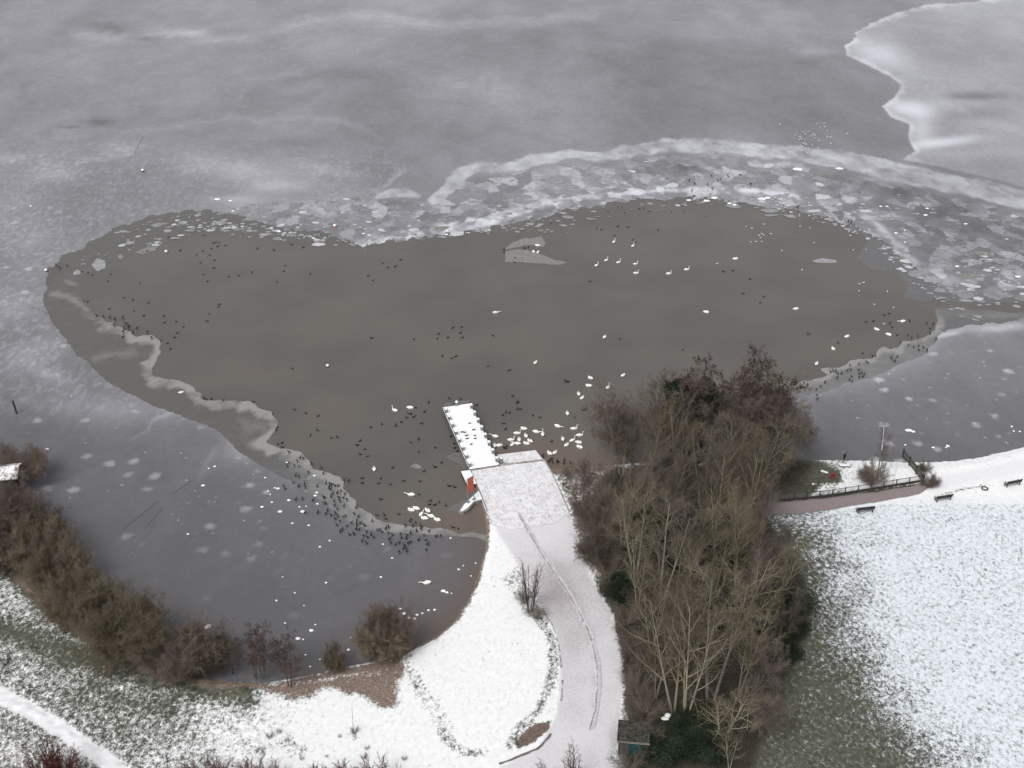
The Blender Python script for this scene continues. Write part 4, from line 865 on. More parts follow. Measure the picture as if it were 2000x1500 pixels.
# ---------------- ramp, pier, shore works ----------------
def slab(name, pts, z1, z0, mats, loc=None):
    W = [P(u, v, z1) for u, v in pts]; m = len(W); B = MB()
    area = sum(W[i].x*W[(i+1) % m].y-W[(i+1) % m].x*W[i].y for i in range(m))
    if area < 0: W = W[::-1]
    B.add([(w.x, w.y, z1) for w in W]+[(w.x, w.y, z0) for w in W], [tuple(range(m))], 0)
    B.add([], [], 0); B.f += [(i, m+i, m+(i+1) % m, (i+1) % m) for i in range(m)]; B.m += [1]*m
    return B.mesh(name, mats)
def thin_snow():
    t = NT('thin_snow_on_concrete'); n = t.noise(1.1, 4, None, .7, .3); n2 = t.noise(5, 3, t.scale(t.pos, 1, .5), .7); x = t.math('ADD', t.math('MULTIPLY', n, .45), t.math('MULTIPLY', n2, .55))
    c = t.mix(t.step(x, .22, .60), (0.26, 0.24, 0.245), (0.76, 0.755, 0.78))
    t.bump(x, .2, .03); return t.fin(c, .9, spec=.2)
M['ramp'] = thin_snow()
link('ramp', slab('ramp', [(919,918),(976,907),(1062,897),(1078,925),(1092,955),(1111,1000),(1085,1022),(1000,1034),(963,1026),(946,990),(932,950)], .525, -.2, [M['ramp'], M['concrete']]), kind='structure')
link('slipway_step', slab('slipway_step', [(971,888),(1046,879),(1060,896.5),(975,906.5)], .30, -.2, [M['ramp'], M['concrete']]), kind='structure')
# seams and kerbs of the ramp
B = MB()
def strip(B, pts, w, z0, z1, m=0):
    W = [P(u, v, z1) for u, v in pts]
    for a, b in zip(W[:-1], W[1:]):
        d = (b-a); L = d.length; B.box(((a.x+b.x)/2, (a.y+b.y)/2, (z0+z1)/2), (L+.02, w, z1-z0), math.atan2(d.y, d.x), m)
strip(B, [(920,917.5),(975,907.6),(1061,897.5)], .28, .1, .70, 0)
strip(B, [(1063,898),(1079,925),(1093,955),(1112,1000)], .22, .1, .56, 1)
link('ramp_kerb', B.mesh('ramp_kerb', [M['concrete'], M['concrete']]), label='pale concrete kerb along the lake side of the snowy ramp', cat='kerb')
B = MB(); strip(B, [(1064,903),(1072,915),(1081,928)], .3, -.1, .35, 0)
link('shore_kerb', B.mesh('shore_kerb', [M['brick']]), label='short red brick kerb below the right corner of the ramp', cat='kerb')
B = MB(); strip(B, [(918,917),(931,946),(944,976),(952,998)], .16, -.1, .55, 0)
link('ramp_wall', B.mesh('ramp_wall', [M['stone']]), label='dark edging along the left side of the ramp', cat='wall')
# pier
ZD = .85
a = P(917, 916, ZD); b = P(865, 795, ZD); c = P(976, 905, ZD); d2 = P(918, 786, ZD)
ax = ((b-a)+(d2-c)).normalized(); L = ((b-a).length+(d2-c).length)/2; W = ((c-a).length+(d2-b).length)/2
cr = Vector((ax.y, -ax.x, 0))
if cr.dot(c-a) < 0: cr = -cr
W = abs((c-a).dot(cr))*.5+abs((d2-b).dot(cr))*.5
rz = math.atan2(ax.y, ax.x)
org = a.copy(); org.z = 0
pier = thing('pier', 'straight timber pier under thick snow with stubby posts along both sides', 'pier', org, rz)
def pl(t, s, z=0): return (t, s, z)          # local: along, across (right = -y)
sg = -1 if (Matrix.Rotation(rz, 3, 'Z') @ Vector((0, 1, 0))).dot(cr) < 0 else 1
B = MB()
B.box((L/2, sg*W/2, ZD-.12), (L, W, .22)); 
for k in range(6): B.box((.4+k*(L-.8)/5, sg*W/2, ZD-.33), (.25, W-.1, .2))
link('deck', B.mesh('deck', [M['wood_dark']]), pier)
for k in range(6):
    for s in (.25, W-.25):
        B = MB(); B.tube((.8+k*(L-1.4)/5, sg*s, -.5), (.8+k*(L-1.4)/5, sg*s, ZD-.24), .13); link('pile', B.mesh('pile', [M['wood_dark']]), pier)
# snow blanket on the deck, with soft uneven edge
nx, ny = 60, 18; rng = np.random.default_rng(2)
tx, ty = np.meshgrid(np.linspace(-.05, L+.02, nx), np.linspace(-.03, W+.03, ny)); z = ZD+.07+.05*(fbm(tx*1.2, ty*1.2, 4, 3)-.5)
ed = np.minimum(np.minimum(ty+.03, W+.03-ty), np.minimum(tx+.05, L+.02-tx)); z = z-.09*np.exp(-ed/.06)
i = np.arange(nx*ny).reshape(ny, nx); q = np.stack([i[:-1, :-1], i[:-1, 1:], i[1:, 1:], i[1:, :-1]], -1).reshape(-1, 4)
link('snow_cover', mesh_np('snow_cover', np.stack([tx.ravel(), sg*ty.ravel(), z.ravel()], 1), quads=q, mats=[M['snow']], smooth=True), pier)
def post_mesh():
    B = MB(); B.box((0, 0, ZD+.33), (.34, .40, .9)); B.box((.0, 0, ZD+.62), (.40, .46, .08)); return B.mesh('post', [M['metal']])
def cap_mesh():
    B = MB(); lump(B, (0, 0, ZD+.72), .30, .22, rng=np.random.default_rng(8)); return B.mesh('snow_cap', [M['snow']], True)
pm, cm = post_mesh(), cap_mesh()
NP = 8
spots = [(L*(k+.25)/NP*.99, .22) for k in range(NP)]+[(L*(k+.35)/NP*.99, W-.22) for k in range(NP)]+[(L-.2, W/2)]
for (x, y) in spots:
    p = link('post', pm, pier, (x, sg*y, 0)); link('snow_cap', cm, p)
B = MB()
for z in (ZD+.35, ZD+.62): B.tube((L-.14, sg*.25, z), (L-.14, sg*(W-.25), z), .035)
link('end_rail', B.mesh('end_rail', [M['metal']]), pier)
B = MB(); B.tube((.2, sg*.06, ZD+.1), (L-.1, sg*.06, ZD+.1), .04); B.tube((.2, sg*(W-.06), ZD+.1), (L-.1, sg*(W-.06), ZD+.1), .04)
link('edge_beam', B.mesh('edge_beam', [M['wood_dark']]), pier)
# litter bin-like box at the pier foot
bn = thing('bollard_box', 'small dark box with snow on top at the right foot of the pier', 'box', P(979, 904, .62), rz)
B = MB(); B.box((0, 0, .4), (.5, .5, .8)); link('body', B.mesh('body', [M['metal']]), bn)
B = MB(); B.box((0, 0, .84), (.34, .34, .08)); link('snow_top', B.mesh('snow_top', [M['snow']]), bn)
# landing platform left of the ramp
pf = thing('landing_platform', 'snowy landing platform of timber left of the ramp, behind the red sign', 'platform', P(915, 932, 0))
o = P(915, 932, 0)
def loc_poly(pts, z1, z0, mats, name, parent, o):
    W = [P(u, v, z1) for u, v in pts]; m = len(W)
    if sum(W[i].x*W[(i+1) % m].y-W[(i+1) % m].x*W[i].y for i in range(m)) < 0: W = W[::-1]
    B = MB(); B.add([(w.x-o.x, w.y-o.y, z1) for w in W]+[(w.x-o.x, w.y-o.y, z0) for w in W], [tuple(range(m))], 0)
    B.f += [(i, m+i, m+(i+1) % m, (i+1) % m) for i in range(m)]; B.m += [1]*m
    return link(name, B.mesh(name, mats), parent)
loc_poly([(900,921),(918,918.5),(931,945),(913,948)], .60, .12, [M['wood_dark'], M['wood_dark']], 'deck', pf, o)
loc_poly([(900.5,920.5),(918,918),(930.5,944),(913,947)], .70, .602, [M['snow'], M['snow']], 'snow_cover', pf, o)
rk = P(922, 980, 0)
rt = thing('rock_spit', 'snow covered rock spit below the red sign, left of the ramp', 'rock', rk)
loc_poly([(895,999),(903,986),(916,974),(926,964),(936,955),(946,975),(935,979),(928,980),(915,996),(905,1001)], .42, -.2, [M['stone'], M['stone']], 'rock', rt, rk)
loc_poly([(899,997),(906,986),(917,975),(927,966),(937,957),(944.5,973),(934,976),(926,978),(914,991),(904,997.5)], .54, .422, [M['snow'], M['snow']], 'snow_cover', rt, rk)
B = MB()
# sign
sgn = thing('sign', 'tall red board sign on two grey posts on the rock spit', 'sign', P(920, 979, .5))
pa, pb = P(915, 981.5, .5), P(926, 975.5, .5); dd = pb-pa; ang = math.atan2(dd.y, dd.x); sgn.rotation_euler = (0, 0, ang); hw = dd.length/2
sgn.location = (pa+pb)/2
for s in (-1, 1):
    B = MB(); B.tube((s*hw, 0, -.1), (s*hw-.18, .05, 4.0), .06); link('post', B.mesh('post', [M['metal']]), sgn)
    B = MB(); B.box((s*hw, 0, .04), (.55, .4, .10)); link('foot', B.mesh('foot', [M['metal']]), sgn)
B = MB(); B.box((-.09, -.06, 2.95), (2*hw*.98, .07, 2.35), 0, 0, (0, R(-2.6), 0)); link('red_board', B.mesh('red_board', [M['sign_red']]), sgn)
B = MB()
for z, s in ((4.14, 1), (1.75, 1)): B.box((-.09-.05*(z-2.9), -.06, z), (2*hw*1.04, .11, .05), 0, 0, (0, R(-2.6), 0))
link('frame', B.mesh('frame', [M['metal']]), sgn)
# ---------------- garden fence, benches ----------------
fp = [(1500,980),(1600,972),(1650,965),(1700,957),(1750,949),(1800,941)]
f0 = P(1650, 965, .5); fen = thing('wire_fence', 'low rail and wire fence along the brown path below the garden', 'fence', f0)
def dens(pts, step, z):
    W = [P(u, v, z) for u, v in pts]; out = []; 
    for a, b in zip(W[:-1], W[1:]):
        n = max(1, round((b-a).length/step)); out += [a+(b-a)*i/n for i in range(n)]
    return out+[W[-1]]
pp = dens(fp, 2.1, .5)
for w in pp:
    B = MB(); B.box((w.x-f0.x, w.y-f0.y, .55), (.12, .12, 1.2)); link('post', B.mesh('post', [M['wood_dark']]), fen)
B = MB(); Bw = MB(); Bb = MB()
for a, b in zip(pp[:-1], pp[1:]):
    a = a-f0; b = b-f0; B.tube((a.x, a.y, 1.08), (b.x, b.y, 1.08), .045, n=5)
    d = b-a; n = 12
    for i in range(1, n):
        q = a+d*i/n; Bw.tube((q.x, q.y, .2), (q.x, q.y, 1.05), .012, n=3)
    for z in (.35, .55, .75, .95): Bw.tube((a.x, a.y, z), (b.x, b.y, z), .012, n=3)
    Bb.box(((a.x+b.x)/2, (a.y+b.y)/2, .15), (d.length, .16, .38), math.atan2(d.y, d.x))
link('rail', B.mesh('rail', [M['wood_dark']]), fen); link('wire_mesh', Bw.mesh('wire_mesh', [M['metal']]), fen); link('base_board', Bb.mesh('base_board', [M['wood_dark']]), fen)
f1 = P(1782, 920, .5); bf = thing('boarded_fence', 'grey boarded fence running from the lake edge down to the path corner', 'fence', f1)
pp = dens([(1763,892),(1802,943)], 2.6, .5)
Bb = MB(); Br = MB()
for w in pp:
    B = MB(); B.box((w.x-f1.x, w.y-f1.y, .7), (.18, .18, 1.55)); link('post', B.mesh('post', [M['wood_dark']]), bf)
for a, b in zip(pp[:-1], pp[1:]):
    a = a-f1; b = b-f1; d = b-a; an = math.atan2(d.y, d.x); n = 14
    for i in range(n):
        q = a+d*(i+.5)/n; Bb.box((q.x+.06, q.y, .68+.02*((i*7) % 3)), (d.length/n*.88, .03, 1.2), an)
    for z in (.3, 1.05): Br.box(((a.x+b.x)/2-.03, (a.y+b.y)/2, z), (d.length, .07, .1), an)
link('boards', Bb.mesh('boards', [M['wood_grey']]), bf); link('rail', Br.mesh('rail', [M['wood_dark']]), bf)
def bench(u, v, ang, label):
    t = thing('bench', label, 'bench', P(u, v, .48), ang, 'park benches along the promenade')
    B = MB()
    for k in range(3): B.box((0, .18+.17*k, .46), (2.3, .14, .05))
    link('seat', B.mesh('seat', [M['wood_dark']]), t)
    B = MB()
    for k in range(3): B.box((0, .02-.05*k, .60+.17*k), (2.3, .05, .13), 0, 0, (R(15), 0, 0))
    t.scale = (1.12, 1.15, 1.2)
    link('backrest', B.mesh('backrest', [M['wood_dark']]), t)
    for s in (-.95, .95):
        B = MB(); B.box((s, .5, .22), (.08, .1, .5)); B.box((s, .05, .45), (.08, .1, .98), 0, 0, (R(8), 0, 0)); B.box((s, .28, .62), (.08, .55, .05)); link('leg', B.mesh('leg', [M['metal'] if 0 else M['wood_dark']]), t)
    B = MB(); 
    B.box((.05, .36, .50), (2.1, .34, .03)); link('snow_strip', B.mesh('snow_strip', [M['snow']]), t)
    return t
bench(1690, 1003, R(9), 'bench nearest the grove, on the half green grass under the brown path')
bench(1843, 980, R(14), 'darkest bench, the middle one of three along the promenade')
bench(1979, 951, R(17), 'bench at the right edge of the view beside the snowy promenade')
r0 = P(1923, 955, .5); rg = MB(); n = 20
for k in range(n):
    q0, q1 = 6.283*k/n, 6.283*(k+1)/n; rg.tube((.42*math.cos(q0), .42*math.sin(q0), .12), (.42*math.cos(q1), .42*math.sin(q1), .12), .09, n=6)
link('tyre_ring', rg.mesh('tyre_ring', [M['wood_dark']]), loc=r0, label='dark ring lying in the snow between the two right benches', cat='ring')
# hide with snow roof
h0 = P(6, 951, .3); hd = thing('lake_hide', 'wooden hut with a snow streaked roof among the bushes at the left edge', 'hut', h0, R(10))
B = MB(); B.box((-.6, 0, 1.2), (6.0, 3.0, 2.4)); link('wall', B.mesh('wall', [M['wood_dark']]), hd)
rf = NT('snowy_roof'); nn = rf.noise(1.0, 3, rf.scale(rf.pos, 5, .7, 1, R(20)), .6); rf.fin(rf.mix(rf.step(nn, .36, .46), (.20, .19, .18), (.80, .80, .81)), .85)
B = MB(); B.box((-.6, -.9, 2.85), (6.8, 2.35, .14), 0, 0, (R(22), 0, 0)); B.box((-.6, 1.1, 2.85), (6.8, 2.0, .14), 0, 0, (R(-22), 0, 0)); link('roof', B.mesh('roof', [rf.mat]), hd)
M['litter_dark'] = plain('dark_leaf_litter', (0.040, 0.042, 0.036), 0.95, 0.7, 3)
# teal shed
s0 = P(1236, 1458, .45); sh = thing('garden_shed', 'teal shed with a litter covered roof at the bottom of the grove', 'shed', s0, R(-7))
B = MB(); B.box((0, 0, 1.05), (3.2, 2.6, 2.1)); 
for k in range(13): B.box((-1.5+k*.25, -1.31, 1.05), (.05, .03, 2.1))
link('wall', B.mesh('wall', [M['teal']]), sh)
B = MB(); B.box((-1.15, -1.33, 1.0), (.75, .05, 1.95)); link('door', B.mesh('door', [M['wood_dark']]), sh)
B = MB(); B.box((0, 0, 2.18), (3.5, 2.9, .12), 0, 0, (R(5), 0, 0)); r_ = link('roof', B.mesh('roof', [M['litter_dark']]), sh)
B = MB(); B.box((0, -1.47, 2.07), (3.5, .05, .22)); link('fascia', B.mesh('fascia', [M['bark_grey']]), sh)
st = thing('tree_stump', 'dark stump capped with a lump of snow at the foot of the tall front trees', 'stump', P(1301, 1412, .45))
B = MB(); B.loft([((0, 0, -.1), (.42, 0, 0), (0, .42, 0)), ((0, 0, .8), (.32, 0, 0), (0, .32, 0)), ((0, 0, 1.0), (.2, 0, 0), (0, .2, 0))]); link('wood', B.mesh('wood', [M['bark_dark']]), st)
B = MB(); rg2 = np.random.default_rng(3); lump(B, (.12, .1, .95), .42, .35, rng=rg2); lump(B, (-.3, -.15, .82), .35, .2, rng=rg2); lump(B, (.05, -.3, .85), .22, .15, rng=rg2); link('snow_cap', B.mesh('snow_cap', [M['snow']], True), st)
# post in the ice, buoys
B = MB(); B.loft([((0, 0, -.3), (.13, 0, 0), (0, .13, 0)), ((-.1, 0, 1.3), (.17, 0, 0), (0, .17, 0)), ((-.2, 0, 2.4), (.16, 0, 0), (0, .16, 0)), ((-.2, 0, 2.45), (.08, 0, 0), (0, .08, 0))], 8); link('mooring_post', B.mesh('mooring_post', [M['wood_dark']]), loc=P(33, 808), label='single dark post standing in the grey ice at the left', cat='post')
def buoy(u, v, r, topm, botm, label):
    t = thing('buoy', label, 'buoy', P(u, v, .03), 0, 'round buoys in the lake')
    up = [((0, 0, r*.55+r*math.sin(a)), (r*math.cos(a), 0, 0), (0, r*math.cos(a), 0)) for a in (R(5), R(30), R(55), R(75), R(88))]
    dn = [((0, 0, r*.55+r*math.sin(a)), (r*math.cos(a), 0, 0), (0, r*math.cos(a), 0)) for a in (R(-40), R(-20), R(5))]
    B = MB(); B.loft(up, 12); link('cap', B.mesh('cap', [topm], True), t); B = MB(); B.loft(dn, 12); link('float', B.mesh('float', [botm], True), t)
buoy(654,443,.42,M['white_feather'],M['sign_red'],'red and white buoy at the upper rim of the pond')
buoy(279,335,.42,M['white_feather'],M['black'],'dark buoy with snow on top far out on the upper left ice')
buoy(90,530,.36,M['white_feather'],M['brick'],'pale pinkish buoy on the ice just left of the pond')
buoy(325,493,.36,M['white_feather'],M['grey_feather'],'white buoy floating in the upper left part of the pond')
buoy(640,716,.30,M['white_feather'],M['brick'],'small pinkish buoy floating in the open water left of centre')
# ---------------- people ----------------
def person(u, v, facing, coat, legs, label, crouch=False, hat=None):
    t = thing('person', label, 'person', P(u, v, .5), facing)
    J = {}
    if not crouch:
        bones = [('pelvis', (0, 0, .95), .15, None), ('belly', (.03, 0, 1.12), .15, 'pelvis'), ('chest', (.12, 0, 1.36), .175, 'belly'), ('neck', (.20, 0, 1.52), .065, 'chest'), ('head', (.27, 0, 1.62), .10, 'neck'), ('crown', (.29, 0, 1.72), .085, 'head'),
         ('lhip', (0, .1, .9), .11, 'pelvis'), ('lknee', (.16, .11, .5), .075, 'lhip'), ('lank', (.10, .11, .09), .05, 'lknee'), ('ltoe', (.28, .12, .04), .045, 'lank'),
         ('rhip', (0, -.1, .9), .11, 'pelvis'), ('rknee', (-.02, -.11, .5), .075, 'rhip'), ('rank', (-.22, -.11, .12), .05, 'rknee'), ('rtoe', (-.06, -.12, .04), .045, 'rank'),
         ('lsh', (.12, .2, 1.42), .075, 'chest'), ('lel', (.10, .27, 1.15), .058, 'lsh'), ('lha', (.30, .20, 1.02), .042, 'lel'), ('rsh', (.12, -.2, 1.42), .075, 'chest'), ('rel', (.0, -.27, 1.17), .058, 'rsh'), ('rha', (.18, -.22, .98), .042, 'rel')]
    else:
        bones = [('pelvis', (0, 0, .38), .18, None), ('belly', (.1, 0, .55), .18, 'pelvis'), ('chest', (.26, 0, .75), .20, 'belly'), ('neck', (.40, 0, .86), .07, 'chest'), ('head', (.50, 0, .93), .105, 'neck'), ('crown', (.56, 0, 1.0), .09, 'head'),
         ('lhip', (.02, .12, .36), .12, 'pelvis'), ('lknee', (.42, .26, .50), .09, 'lhip'), ('lank', (.22, .22, .09), .06, 'lknee'), ('ltoe', (.42, .25, .05), .05, 'lank'),
         ('rhip', (.02, -.12, .36), .12, 'pelvis'), ('rknee', (.42, -.26, .50), .09, 'rhip'), ('rank', (.22, -.22, .09), .06, 'rknee'), ('rtoe', (.42, -.25, .05), .05, 'rank'),
         ('lsh', (.26, .22, .80), .085, 'chest'), ('lel', (.44, .32, .58), .065, 'lsh'), ('lha', (.62, .24, .42), .045, 'lel'), ('rsh', (.26, -.22, .80), .085, 'chest'), ('rel', (.44, -.32, .58), .065, 'rsh'), ('rha', (.62, -.24, .42), .045, 'rel')]
    idx = {b[0]: i for i, b in enumerate(bones)}
    me = bpy.data.meshes.new('body'); me.from_pydata([b[1] for b in bones], [(idx[b[3]], i) for i, b in enumerate(bones) if b[3]], [])
    o = link('body', me, t); sk = o.modifiers.new('skin', 'SKIN')
    for i, b in enumerate(bones): me.skin_vertices[0].data[i].radius = (b[2], b[2]); 
    me.skin_vertices[0].data[0].use_root = True
    ss = o.modifiers.new('sub', 'SUBSURF'); ss.levels = 2; ss.render_levels = 2
    dg = bpy.context.evaluated_depsgraph_get(); nm = bpy.data.meshes.new_from_object(o.evaluated_get(dg)); nm.name = 'body'
    for _ in range(len(nm.materials)): nm.materials.pop()
    for m in (legs, coat, M['skin']): nm.materials.append(m)
    hz = .80 if not crouch else .38; hx = (.15 if not crouch else .46)
    for p in nm.polygons:
        c = p.center
        head = (c.z > (1.54 if not crouch else .86)) and c.x > (.15 if not crouch else .40)
        hand = (abs(c.y) > .15 and c.x > .2 and .9 < c.z < 1.05) if not crouch else (c.x > .58 and c.z < .5)
        p.material_index = 2 if (head or hand) else (1 if c.z > hz else 0); p.use_smooth = True
    o.modifiers.clear(); o.data = nm
    hc = Vector((.28, 0, 1.67)) if not crouch else Vector((.53, 0, .965))
    B = MB(); B.loft([(hc+Vector((-.02, 0, -.02)), (.115, 0, 0), (0, .11, 0)), (hc+Vector((-.02, 0, .04)), (.115, 0, 0), (0, .11, 0)), (hc+Vector((-.02, 0, .09)), (.08, 0, 0), (0, .08, 0)), (hc+Vector((-.02, 0, .11)), (.03, 0, 0), (0, .03, 0))], 10)
    link('hat', B.mesh('hat', [hat or M['black']], True), t)
    B = MB(); B.loft([(hc+Vector((.09, 0, -.03)), (0, .012, 0), (0, 0, .015)), (hc+Vector((.125, 0, -.035)), (0, .008, 0), (0, 0, .01))], 6); link('nose', B.mesh('nose', [M['skin']]), t)
    return t
person(1647, 903, R(15), M['black'], M['black'], 'person in black walking along the snowy lake edge, head bent forward')
person(1624, 932, R(-70), M['red_cloth'], M['red_cloth'], 'person in a red jacket crouching on the green lawn', True, M['red_cloth'])
def slabthing(u, v, d, rz, label, name, cat, mats, z=.55):
    B = MB(); B.box((0, 0, 0), d, rz); B.box((0, 0, d[2]/2+.02), (d[0]*.96, d[1]*.94, .04), rz, 1)
    return link(name, B.mesh(name, mats), loc=P(u, v, z), label=label, cat=cat)
slabthing(1610, 922, (1.1, .45, .10), R(-35), 'flat pale board lying on the lawn beside the person in red', 'flat_board', 'board', [M['wood_grey'], M['white_feather']])
slabthing(1649, 910, (1.5, .6, .30), R(0), 'low snow topped stone slab at the feet of the walker in black', 'stone_slab', 'slab', [M['stone'], M['snow']], .6)
B = MB(); lump(B, (0, 0, 0), .22, .3, rng=rg2); link('stone', B.mesh('stone', [M['stone']], True), loc=P(1593, 946, .5), label='small dark stone on the lawn near the brown path', cat='stone')
B = MB(); lump(B, (0, 0, 0), .2, .2, rng=rg2); link('snow_ball', B.mesh('snow_ball', [M['snow']], True), loc=P(1588, 946, .5), label='small ball of snow beside the dark stone on the lawn', cat='snowball')
# ---------------- birds ----------------
def ring(c, rx, rz, t=(1, 0, 0)):
    t = Vector(t).normalized(); y = Vector((0, 1, 0)); z = t.cross(y)
    return (c, y*rx, z*rz)
def swan_mesh(kind):
    B = MB()
    body = [((-.62, 0, .22), .02, .02, (1, 0, .3)), ((-.45, 0, .20), .14, .09, (1, 0, .1)), ((-.2, 0, .17), .25, .20, (1, 0, 0)), ((.1, 0, .16), .27, .22, (1, 0, 0)), ((.34, 0, .17), .20, .18, (1, 0, .2)), ((.46, 0, .22), .11, .12, (1, 0, .9))]
    if kind == 'up':
        nk = [((.50, 0, .36), .065, .07, (.2, 0, 1)), ((.47, 0, .52), .05, .055, (-.2, 0, 1)), ((.44, 0, .66), .045, .045, (0, 0, 1)), ((.48, 0, .78), .045, .045, (.6, 0, 1)), ((.56, 0, .82), .055, .055, (1, 0, 0)), ((.64, 0, .80), .05, .045, (1, 0, -.3)), ((.70, 0, .77), .03, .025, (1, 0, -.3)), ((.78, 0, .74), .015, .012, (1, 0, -.3))]
    elif kind == 'low':
        nk = [((.60, 0, .28), .06, .06, (1, 0, .5)), ((.76, 0, .33), .05, .05, (1, 0, .2)), ((.92, 0, .32), .045, .045, (1, 0, -.2)), ((1.02, 0, .29), .055, .05, (1, 0, -.3)), ((1.10, 0, .25), .045, .04, (1, 0, -.4)), ((1.16, 0, .22), .028, .022, (1, 0, -.4)), ((1.24, 0, .18), .014, .012, (1, 0, -.4))]
    else:
        nk = [((.48, 0, .32), .075, .07, (-.2, 0, 1)), ((.40, 0, .42), .06, .055, (-1, 0, .6)), ((.26, .03, .44), .055, .05, (-1, 0, 0)), ((.12, .06, .43), .06, .05, (-1, 0, -.1)), ((.03, .08, .41), .05, .04, (-1, 0, -.2)), ((-.03, .09, .40), .03, .025, (-1, 0, -.3)), ((-.09, .1, .38), .015, .012, (-1, 0, -.3))]
    rings = [ring(c, a, b, t) for c, a, b, t in body+nk]
    ms = [0]*(len(rings)-3)+[1, 1]
    B.loft(rings, 10, 0, ms)
    return B.mesh('swan', [M['white_feather'], M['beak']], True)
SW = {k: swan_mesh(k) for k in ('up', 'low', 'tuck')}
SWB = {k: SW[k].copy() for k in SW}
for m in SWB.values(): m.materials[0] = M['brown_feather']
# folded wings as parts
def wing_mesh():
    B = MB()
    for s in (-1, 1): B.loft([((.22, s*.19, .22), (0, .05, 0), (0, 0, .10)), ((0, s*.23, .26), (0, .06, 0), (0, 0, .13)), ((-.3, s*.17, .27), (0, .05, 0), (0, 0, .09)), ((-.58, s*.06, .27), (0, .02, 0), (0, 0, .03))], 8)
    return B.mesh('wings', [M['white_feather']], True)
WG = wing_mesh(); WGB = WG.copy(); WGB.materials[0] = M['brown_feather']
SWG = 'white swans of the lake'
ordw = ['first', 'second', 'third', 'fourth', 'fifth', 'sixth', 'seventh', 'eighth', 'ninth', 'tenth', 'eleventh', 'twelfth', 'thirteenth', 'fourteenth', 'fifteenth', 'sixteenth', 'seventeenth', 'eighteenth', 'nineteenth', 'twentieth']
def swan(u, v, kind, deg, label, z=0.0, brown=False, s=1.0):
    t = thing('swan', label, 'swan', P(u, v+2, z-.05), R(deg), SWG); t.scale = (s, s, s)
    link('body', (SWB if brown else SW)[kind], t); link('wings', WGB if brown else WG, t)
swan(1199,472,'up',60,'upright swan highest in the pond, with a dark duck just above it')
swan(1236,480,'up',60,'upright swan right of the highest one, small dark birds behind it')
swan(1184,508,'up',50,'upright swan in the upper row, second from its left end')
swan(1165,518,'up',50,'leftmost upright swan of the upper row')
swan(1208,512,'up',40,'upright swan in the middle of the upper row')
swan(1241,515,'up',20,'greyish swan above another one at the right of the upper row',s=.9)
swan(1242,533,'up',15,'swan directly below the greyish one in the upper row')
swan(1306,534,'up',15,'upright swan alone between the upper row and its right neighbour')
swan(1341,526,'up',15,'upright swan farthest right of those in the upper row')
swan(1436,505,'tuck',5,'resting white swan farthest upper right in the pond')
swan(1379,609,'tuck',-20,'lone resting swan in the right middle of the open water')
swan(1181,658,'tuck',60,'lone swan with its reflection in the middle of the pond')
swan(968,610,'low',15,'lone long white swan near the centre of the pond')
swan(1046,708,'tuck',60,'lone swan right of centre, above the pier')
swan(1554,603,'tuck',10,'lone white swan in the right part of the open water')
swan(1654,657,'tuck',30,'swan near the right ice rim, left of three others')
swan(1627,681,'tuck',100,'round white swan above the right ice rim')
swan(1595,710,'tuck',60,'swan closest to the pale tip of the right ice rim')
swan(1712,643,'tuck',130,'swan slanting left near the right ice rim')
swan(1735,653,'tuck',-40,'swan below right of the slanting one by the right rim')
swan(1763,627,'low',190,'swan farthest right in the pond')
swan(1050,479,'tuck',160,'upper swan of the three resting on the thin floe')
swan(1042,491,'tuck',100,'lower left swan of the three resting on the thin floe')
swan(1051,492,'tuck',70,'lower right swan of the three resting on the thin floe')
swan(771,801,'up',140,'upright swan left of the pier end')
swan(801,796,'tuck',-10,'long white swan beside the pier end, right of the upright one')
swan(731,916,'tuck',95,'lone upright egg shaped swan in the lower left water')
swan(803,966,'low',165,'swan just above the tight group in the lower pond bay')
for k, (u, v, d, kd) in enumerate(((803,996,150,'tuck'),(813,993,150,'tuck'),(823,1004,70,'low'),(829,1012,160,'tuck'),(835,997,130,'tuck'),(842,1008,150,'low'),(854,1015,150,'tuck'))):
    swan(u, v, kd, d, '%s swan from the left in the tight group of the lower pond bay' % ordw[k])
